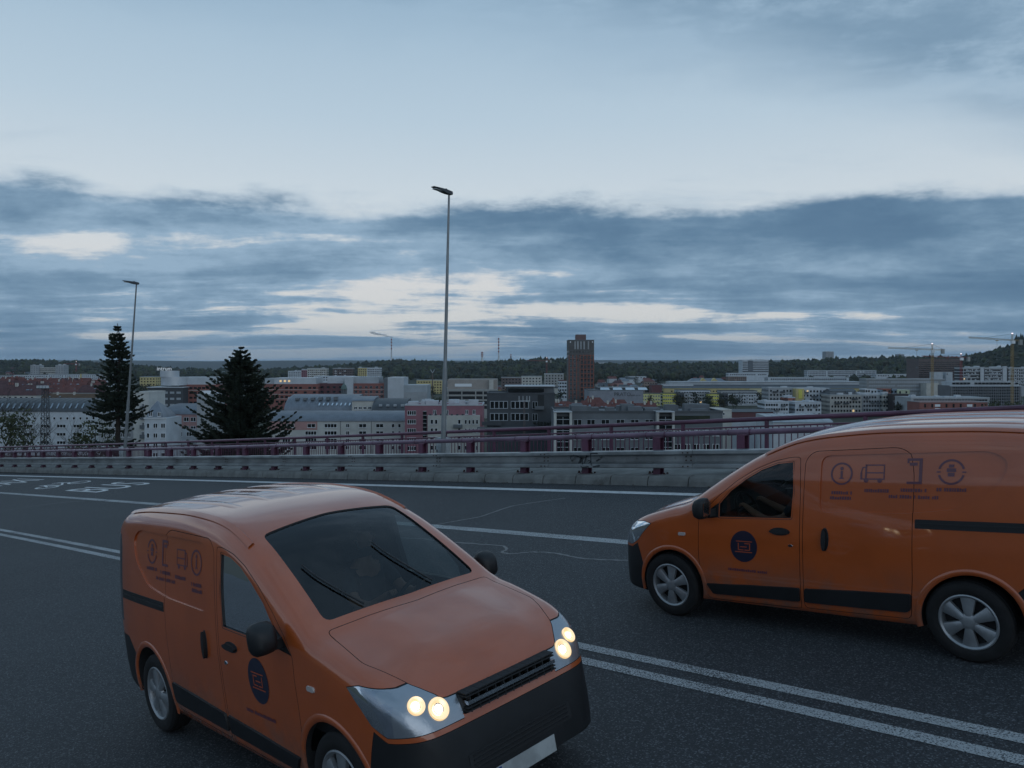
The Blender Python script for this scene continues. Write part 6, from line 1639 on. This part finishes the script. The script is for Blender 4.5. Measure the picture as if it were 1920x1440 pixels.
# left background slabs
b = Bld('slab_block', 'pale housing slab with dark end towers before the wooded hill', 66, 112, 689, 1400, 16, 0, CREAM); b.glaze(4, 16, 2.0, 1.5, 3.4, 3.2, seed=17)
for a, c, l in ((57, 72, 'dark left end tower of the pale slab'), (104, 119, 'dark right end tower of the pale slab')): e = Bld('slab_tower', l, a, c, 684.5, 1395, 16, 0, GREY); e.glaze(5, 3, 1.6, 1.4, 4, 3.2, DGREY, seed=2); e.plant(2, a)
for i, (a, c, pt, m) in enumerate(((-20, 26, 704, GREY), (26, 60, 703, LGREY), (60, 90, 702.5, LGREY), (90, 120, 702, WHITE), (120, 150, 702, WHITE), (153, 183, 702, WHITE), (186, 205, 702, LGREY), (150, 153.5, 701, YELL2))):
    b = Bld('flats', ['grey end of the flats row above the red roofs', 'light grey flats second in the row above the red roofs', 'light grey flats beneath the pale slab', 'white flats left of the seam in the row', 'white flats with pale roof boxes in the row', 'white flats right of the ochre strip', 'flats end of the row touching the spruce', 'thin ochre strip between white flats'][i], a, c, pt, 1000, 13, 0, m, cat='flats', group='row of flats above the red roofs'); b.parapet(DGREY, .4)
    if i < 7: b.glaze(4, max(3, int(b.W / 2.4)), 1.3, 1.2, 2.6, 2.7, seed=500 + i); b.glaze(4, 3, 2.2, .9, 3.1, 2.7, WHITE, seed=520 + i, sides=False, name='balcony_fronts', y=-.9, p=.8)
# chimneys
RED = wm('chimney_red', (.26, .06, .05)); CHW = wm('chimney_white', (.48, .48, .48))
def chimney(label, px, ptop, d, w, n, m0=CHW):
    x = (px - 960) / F * d; z1 = (HZ - ptop) / F * d; z0 = terrain_z(x, d) - 5 if d < 5000 else -20
    t = thing('chimney', label, 'chimney', (x, d, z0)); H = z1 - z0; r = w / F * d / 2
    q = MB(); q.lathe([(r * 1.25, 0), (r, H * .5), (r * .9, H * (1 - .05 * n))], 14); q.build('stack', m0, t, 40)
    for i in range(n):
        a, b_ = H * (1 - .05 * n) + H * .05 * i, H * (1 - .05 * n) + H * .05 * (i + 1) - .02; q = MB(); q.lathe([(r * .9, a), (r * .9, b_)], 14); q.lathe([(r * .9, b_), (r * .55, b_)], 14) if i == n - 1 else None; q.build('painted_band', RED if (n - i) % 2 else CHW, t, 40)
    return t, Vector((x, d, z1)), r
ch, ctop, cr = chimney('slender smoking chimney far behind the wooded hill', 734, 635, 4300, 2.6, 7)
chimney('short red and white banded chimney', 904, 660, 2800, 4.4, 6); chimney('tallest red and white banded chimney', 935, 634, 3000, 2.8, 12); chimney('short dark chimney right of the tallest one', 958, 664, 2700, 2.6, 3, BROWN)
# smoke drifting left
q = MB(); R = random.Random(5); bm = bmesh.new()
for i in range(26):
    f = i / 25; p = ctop + Vector((-f * 112 + R.uniform(-3, 3), R.uniform(-6, 6), 6 + 30 * f ** .8 + R.uniform(-2, 2) * (1 + 2 * f))); bmesh.ops.create_icosphere(bm, subdivisions=2, radius=(3.5 + 3.0 * f) * R.uniform(.7, 1.2), matrix=Matrix.Translation(p) @ Matrix.Diagonal((2.0, 1, .75, 1)))
for v in bm.verts: v.co += v.normal * 1.2 * mnoise.noise(v.co * .25)
me = bpy.data.meshes.new('smoke'); bm.to_mesh(me); bm.free()
ms = bpy.data.materials.new('smoke'); ms.use_nodes = True; t_ = ms.node_tree; t_.nodes.clear(); q_ = NG(t_); tr = q_.n('ShaderNodeBsdfTransparent'); df = q_.n('ShaderNodeBsdfDiffuse'); df.inputs[0].default_value = (.75, .78, .8, 1); mx_ = q_.n('ShaderNodeMixShader'); mx_.inputs[0].default_value = .22
t_.links.new(tr.outputs[0], mx_.inputs[1]); t_.links.new(df.outputs[0], mx_.inputs[2]); oo = q_.n('ShaderNodeOutputMaterial'); t_.links.new(mx_.outputs[0], oo.inputs[0]); me.materials.append(ms); me.polygons.foreach_set('use_smooth', [True] * len(me.polygons))
tag(link('smoke', me), 'thin pale smoke drifting left from the slender chimney', 'smoke', None, 'stuff')

# tower cranes
CRY = wm('crane_yellow', (.30, .20, .08)); CRR = wm('crane_red', (.22, .05, .05))
def crane(label, px, ptop, pjib, d, px_tip, px_back, m, pbase=None, tilt=0.0, wj=1.3):
    x = (px - 960) / F * d; zj = (HZ - pjib) / F * d; zt_ = (HZ - ptop) / F * d; z0 = terrain_z(x, d)
    t = thing('tower_crane', label, 'crane', (x, d, z0), 0, 'tower cranes'); H = zj - z0; HT = zt_ - z0; k = wj / 2
    def lattice(a, b_, w_, name, n_, tri=False, bm_=m):
        a = Vector(a); b_ = Vector(b_); dv = (b_ - a); u = dv.normalized(); s1 = Vector((0, 1, 0)); s2 = u.cross(s1).normalized(); q = MB(); th = .11 * w_
        cs = [s1 * w_ + s2 * w_, s1 * w_ - s2 * w_, -s1 * w_ - s2 * w_, -s1 * w_ + s2 * w_] if not tri else [s1 * w_ - s2 * w_, -s1 * w_ - s2 * w_, s2 * w_]
        for c in cs: q.tube([a + c, b_ + c], th * 1.35, 4)
        for i in range(n_):
            p0 = a + dv * i / n_; p1 = a + dv * (i + 1) / n_
            for j in range(len(cs)): q.tube([p0 + cs[j], p1 + cs[(j + 1) % len(cs)]], th, 3); q.tube([p0 + cs[j], p0 + cs[(j + 1) % len(cs)]], th, 3)
        return q.build(name, bm_, t)
    lattice((0, 0, 0), (0, 0, H), k, 'mast', int(H / 2.2)); tip = (px_tip - px) / F * d; back = (px_back - px) / F * d
    lattice((0, 0, H), (tip, 0, H + tilt), k * .75, 'jib', 24, True); lattice((0, 0, H), (back, 0, H - .03 * abs(back)), k * .7, 'counter_jib', 6, True); lattice((0, 0, H), (0, 0, HT), k * .6, 'tower_head', 4)
    q = MB(); q.box(back - 2 if back > 0 else back, back if back > 0 else back + 2, -1, 1, H - 3.2, H + .4); q.build('counterweight', CONCB, t)
    q = MB(); q.box(-1.2, 1.2, -1.6, -.2, H - 2.4, H - .2); q.build('cab', FRAME, t)
    for e in (tip * .65, back * .85): q = MB(); q.tube([(0, 0, HT), (e, 0, H + (tilt * .65 if e == tip * .65 else 0) + .4)], .09, 4); q.build('tie_rope', DGREY, t)
    q = MB(); c_ = tip * .35; q.box(c_ - .8, c_ + .8, -.5, .5, H - 1.1 + tilt * .3, H - .6 + tilt * .3); tr_ = q.build('trolley', m, t); q = MB(); q.tube([(c_, 0, H - 1 + tilt * .3), (c_, 0, H - 13)], .07, 4); q.box(c_ - .4, c_ + .4, -.2, .2, H - 14, H - 13); q.build('hook', DGREY, tr_)
    q = MB(); bmq = [(0, 0, HT + .3)]; q.box(-.35, .35, -.35, .35, HT, HT + .6); q.build('beacon', mat('crane_beacon', (1, .9, .85), .5, emit=(1, .8, .8), estr=1.6), t)
    return t
crane('yellow crane with long level jib in front of the brown office block', 1748, 645, 655.5, 600, 1665, 1770, CRY, tilt=1.3)
crane('tallest yellow crane rising beside the dark wooded hill', 1898, 626, 638, 560, 1816, 1916, CRY, tilt=2.0)
t = crane('red crane with lamps on its mast by the scaffolded shell', 1802, 664, 670, 640, 1728, 1818, CRR, tilt=1.0)
for z in (22, 25): q = MB(); q.box(-.5, .5, -1.2, -.8, z - 18, z - 17.2); q.build('site_lamp', LAMPW, t)
crane('small far red crane left of the tower block', 1025, 671, 676, 1150, 988, 1034, CRR, wj=1.6); crane('small far red crane above the left flats', 143, 678, 682, 1500, 120, 150, CRR, wj=1.8)
# floodlight lattice mast on the left
pm = at(85, 729, 190); t = thing('floodlight_mast', 'dark lattice floodlight mast in front of the white vaulted block', 'mast', (pm.x, pm.y, terrain_z(pm.x, pm.y))); Hm = pm.z - t.location.z
q = MB(); cs = [(-.9, -.9), (.9, -.9), (.9, .9), (-.9, .9)]
for c in cs: q.tube([(c[0], c[1], 0), (c[0] * .55, c[1] * .55, Hm)], .07, 4)
q.build('leg', DARK, t); q = MB(); n_ = 22
for i in range(n_):
    f0, f1 = 1 - .45 * i / n_, 1 - .45 * (i + 1) / n_
    for j in range(4): a, c = cs[j], cs[(j + 1) % 4]; q.tube([(a[0] * f0, a[1] * f0, Hm * i / n_), (c[0] * f1, c[1] * f1, Hm * (i + 1) / n_)], .04, 3); q.tube([(c[0] * f0, c[1] * f0, Hm * i / n_), (a[0] * f1, a[1] * f1, Hm * (i + 1) / n_)], .04, 3)
q.build('bracing', DARK, t); q = MB(); q.box(-1.5, 1.5, -.8, .8, Hm, Hm + .15); q.box(-1.5, 1.5, -.85, -.78, Hm + .9, Hm + 1.0); pl = q.build('platform', DARK, t)
for i in range(4): q = MB(); q.box(-1.4 + .75 * i, -.9 + .75 * i, -1.2, -.8, Hm + .2, Hm + .8); q.build('floodlight', LGREY, pl)

# --- houses with tiled roofs
HR = random.Random(12)
def house(label, px0, px1, pt, d, m, roof, h, group, dep=11, hipped=False, yaw=0, det=True):
    b = Bld('house', label, px0, px1, pt, d, dep, yaw, m, cat='house', group=group)
    r = (b.hip(roof, h) if hipped else b.gable(roof, h))
    if det:
        for k_ in range(HR.randint(1, 3)): x = HR.uniform(-.4, .4) * b.W; q = MB(); q.box(x - .4, x + .4, b.dep * .4, b.dep * .4 + .7, b.H + h * .55, b.H + h + .9); q.build('chimney_stack', CREAM if HR.random() < .6 else BRICK, r)
        for k_ in range(HR.randint(0, 3)):
            x = HR.uniform(-.4, .4) * b.W; f = .45; y = -.5 + (b.dep / 2 + .5) * f; z = b.H + h * f; q = MB(); q.add([(x, y - .25, z + .02), (x + .8, y - .25, z + .02), (x + .8, y + .35, z + .02 + .6 * h / (b.dep / 2)), (x, y + .35, z + .02 + .6 * h / (b.dep / 2))], [(0, 1, 2, 3)]); q.v = [(a, b2 - .06, c + .1) for a, b2, c in q.v]; q.build('roof_window', SKYL, r)
        b.glaze(2, max(2, int(b.W / 3)), 1.1, 1.3, 2.2, 2.9, seed=int(px0) + 7, sides=False)
    return b
gL = 'old houses with tiled roofs on the left'
lab_r = 'old house in the crowd of red tiled roofs left of the spruce'
ORD = ('first', 'second', 'third', 'fourth', 'fifth', 'sixth', 'seventh', 'eighth', 'ninth', 'tenth', 'eleventh', 'twelfth', 'thirteenth', 'fourteenth')
for row, (pt, d, step, roofs) in enumerate(((722, 640, 24, (TILE, TILE, TILED)), (727.5, 570, 30, (TILE, TILED, TILE)), (736, 500, 36, (TILED, TILED, TILE)))):
    px = 188 - 5 * row; cnt = 0
    while px > -30:
        w = step * HR.uniform(.75, 1.25); px -= w; cnt += 1
        house('%s tiled house from the spruce in the %s row of red roofs' % (ORD[cnt - 1], ('farthest', 'middle', 'nearest')[row]), px, px + w, pt + HR.uniform(-1.2, 1.6), d + HR.uniform(-14, 14), HR.choice((CREAM, GREY, BEIGE, WHITE)), HR.choice(roofs), d * HR.uniform(.007, .0098), gL, 12, HR.random() < .35, HR.uniform(-.15, .15)); px -= HR.uniform(0, 5)
house('long low house with brown tiled roof directly behind the vaulted roof', 74, 188, 750, 360, BEIGE, TILEB, 2.6, None, 10)
house('wide maroon roofed house at the edge above the vaulted roof', -20, 68, 741, 410, BEIGE, TILED, 5.2, None, 14, True)
lab_c = 'old house with red tiled roof between the grey office and the warehouse'
for hn, (px0, px1, pt, d) in enumerate(((1040, 1068, 767, 345), (1064, 1096, 769, 335), (1090, 1126, 770, 340), (1122, 1150, 771, 330), (1148, 1182, 770, 345), (1178, 1206, 771, 338), (1200, 1234, 771, 330), (1098, 1140, 763, 400), (1140, 1180, 763, 410))):
    house('%s red tiled house after the dark modern block, below the warehouse' % ORD[hn] if hn < 7 else ('red tiled house close under the warehouse, %s one' % ('left' if hn == 7 else 'right')).replace('left one', 'the one nearer the tower').replace('right one', 'the one nearer the yellow flats'), px0, px1, pt, d, HR.choice((CREAM, WHITE, BEIGE)), TILE, d * HR.uniform(.0085, .0120), 'red roofed houses in the centre', 11, HR.random() < .4, HR.uniform(-.2, .2))
house('long low block with brick red wall behind the white flats and van', 1372, 1450, 772, 380, DBRICK, ROOFD, 1.0, None, 10, det=False)
# small houses on the slope right of the tower and further off
lab_s = 'small house among the trees on the slope right of the tower'
for i in range(46):
    d = HR.uniform(850, 1350); px = HR.uniform(1118, 1400); z = terrain_z((px - 960) / F * d, d); pt = HZ - (z + HR.uniform(5, 8)) / d * F
    house(lab_s, px, px + HR.uniform(9, 20) * 1000 / d, pt, d, HR.choice((WHITE, CREAM, GREY, LGREY, PINK)), HR.choice((TILE, ROOFD, TILED, ROOFG, TILE)), HR.uniform(2.2, 4), 'houses on the slope right of the tower', 10, HR.random() < .4, HR.uniform(-.5, .5), det=False)
lab_f = 'tiny far house on the wooded slope beyond the drum building'
for i in range(60):
    d = HR.uniform(1950, 2280); px = HR.uniform(305, 500); z = terrain_z((px - 960) / F * d, d); pt = HZ - (z + HR.uniform(6, 10)) / d * F
    house(lab_f, px, px + HR.uniform(5, 9), pt, d, HR.choice((WHITE, WHITE, CREAM, LGREY)), HR.choice((TILE, ROOFD, TILED, ROOFL)), HR.uniform(2.5, 4), 'far houses beyond the drum building', 10, False, HR.uniform(-.5, .5), det=False)
lab_g = 'tiny far house at the foot of the left hill'
for i in range(22):
    d = HR.uniform(1500, 1700); px = HR.uniform(-10, 58); z = terrain_z((px - 960) / F * d, d); pt = HZ - (z + HR.uniform(6, 9)) / d * F
    house(lab_g, px, px + HR.uniform(5, 9), pt, d, HR.choice((WHITE, CREAM, LGREY)), HR.choice((TILE, ROOFD, TILED)), HR.uniform(2.5, 4), 'far houses at the left hill', 10, False, HR.uniform(-.5, .5), det=False)
lab_m = 'small house in the hollow between the complex and the parking decks'
for i in range(26):
    d = HR.uniform(850, 1250); px = HR.uniform(760, 1060); z = terrain_z((px - 960) / F * d, d); pt = HZ - (z + HR.uniform(4, 7)) / d * F
    house(lab_m, px, px + HR.uniform(8, 16), pt, d, HR.choice((WHITE, CREAM, YELL2, LGREY)), HR.choice((TILE, ROOFD, ROOFL, TILED)), HR.uniform(1.6, 3), 'houses in the hollow', 10, False, HR.uniform(-.4, .4), det=False)

# --- town trees
TR = random.Random(33)
lab_t = ('leafy tree standing among the town houses', 'leafy tree on the slope right of the tower', 'leafy tree by the yellow and grey housing rows', 'leafy tree below the left flats row', 'leafy tree in the hollow by the parking decks', 'leafy tree near the building site')
def trees(lab, grp, n, pxa, pxb, da, db, Ha, Hb):
    for i in range(n):
        d = TR.uniform(da, db); px = TR.uniform(pxa, pxb); leafy('town_tree', lab, on_ground(px, d), TR.uniform(Ha, Hb), TR.uniform(3, 5.5), TR.choice((M_LEAFG, M_LEAFD, M_LEAFO, M_LEAFD)), TR.randint(0, 9999), 260 if d > 600 else 600, grp, 'tree', .55 if d > 600 else .38)
trees(lab_t[1], 'trees on the slope right of the tower', 46, 1118, 1420, 800, 1400, 9, 14)
trees(lab_t[2], 'trees by the housing rows', 16, 1205, 1440, 560, 630, 9, 13)
trees(lab_t[3], 'trees below the left flats row', 22, -10, 190, 820, 960, 9, 13)
trees(lab_t[4], 'trees in the hollow by the parking decks', 30, 780, 1070, 560, 1150, 9, 14)
trees(lab_t[5], 'trees near the building site', 14, 1640, 1720, 480, 900, 9, 13)
trees('leafy tree behind the drum building', 'trees behind the drum building', 18, 255, 330, 660, 900, 9, 13)
for i, px in enumerate((1856, 1880, 1905)): leafy('broad_tree', ['leafy broad tree left of three above the van roof', 'leafy broad tree in the middle of three above the van roof', 'leafy broad tree right of three above the van roof'][i], on_ground(px, 330), 19 + (i % 2), 6, M_LEAFG, 600 + i, 1500, 'broad trees above the van roof', 'tree', .4)
leafy('roof_tree', 'bushy dark tree behind the dark modern block', on_ground(948, 300), 27, 4.5, M_LEAFD, 77, 900, None, 'tree', .4)
# --- woods on the ridges: one mass of crowns
WR = random.Random(99)
bm = bmesh.new(); bmesh.ops.create_icosphere(bm, subdivisions=1, radius=1); bv = [v.co.copy() for v in bm.verts]; bf = [[v.index for v in f.verts] for f in bm.faces]; bm.free()
q = MB(); mats_w = [M_LEAFD, M_LEAFG, M_LEAFO]
def wood(px, d, h, w, mi):
    x = (px - 960) / F * d; z = terrain_z(x, d); o = len(q.v)
    for v in bv:
        k_ = WR.uniform(.62, 1.25); q.v.append((x + v.x * w * k_, d + v.y * w * k_, z + h * .55 + v.z * h * .5 * k_))
    for f in bf: q.f.append([o + i for i in f]); q.mi.append(mi)
for i in range(9500):
    px = WR.uniform(-260, 2200); rr = interp([(a, c) for a, b_, c in RIDGE], px); f = WR.random() ** .7
    d = rr * (.60 + .42 * f)
    if 305 < px < 500 and d > 1900 and WR.random() < .6: continue
    if 1118 < px < 1400 and d < 1350: continue
    if px > 1820 and d < 850: continue
    if d < 1000 and WR.random() < .5: continue
    h = WR.uniform(9, 17); wood(px, d, h, h * WR.uniform(.32, .5), WR.choice((0, 0, 0, 1, 2)))
for i in range(700):   # ragged skyline trees
    px = WR.uniform(-100, 2050); rr = interp([(a, c) for a, b_, c in RIDGE], px); h = WR.uniform(11, 20) ; wood(px, rr * WR.uniform(.97, 1.01), h, h * WR.uniform(.2, .4), WR.choice((0, 0, 1)))
for px in (1903, 1906, 1910, 1914, 1918): wood(px, 1330, WR.uniform(26, 34), 3.2, 0)
tag(q.build('woodland', mats_w, None), kind='stuff')

# ------------------------------------------------------------------ air
HAZE = 4.2e-5
q = MB(); q.box(-14000, 14000, -600, 13500, -60, 240)
hz_o = q.build('haze', None); hz_o.data.materials.clear()
mh = bpy.data.materials.new('haze'); mh.use_nodes = True; th_ = mh.node_tree; th_.nodes.clear(); qh = NG(th_)
pv = qh.n('ShaderNodeVolumePrincipled'); pv.inputs['Color'].default_value = (.70, .83, 1.0, 1); pv.inputs['Density'].default_value = HAZE; pv.inputs['Anisotropy'].default_value = .2
oh = qh.n('ShaderNodeOutputMaterial'); th_.links.new(pv.outputs[0], oh.inputs['Volume']); hz_o.data.materials.append(mh)
tag(hz_o, kind='stuff')
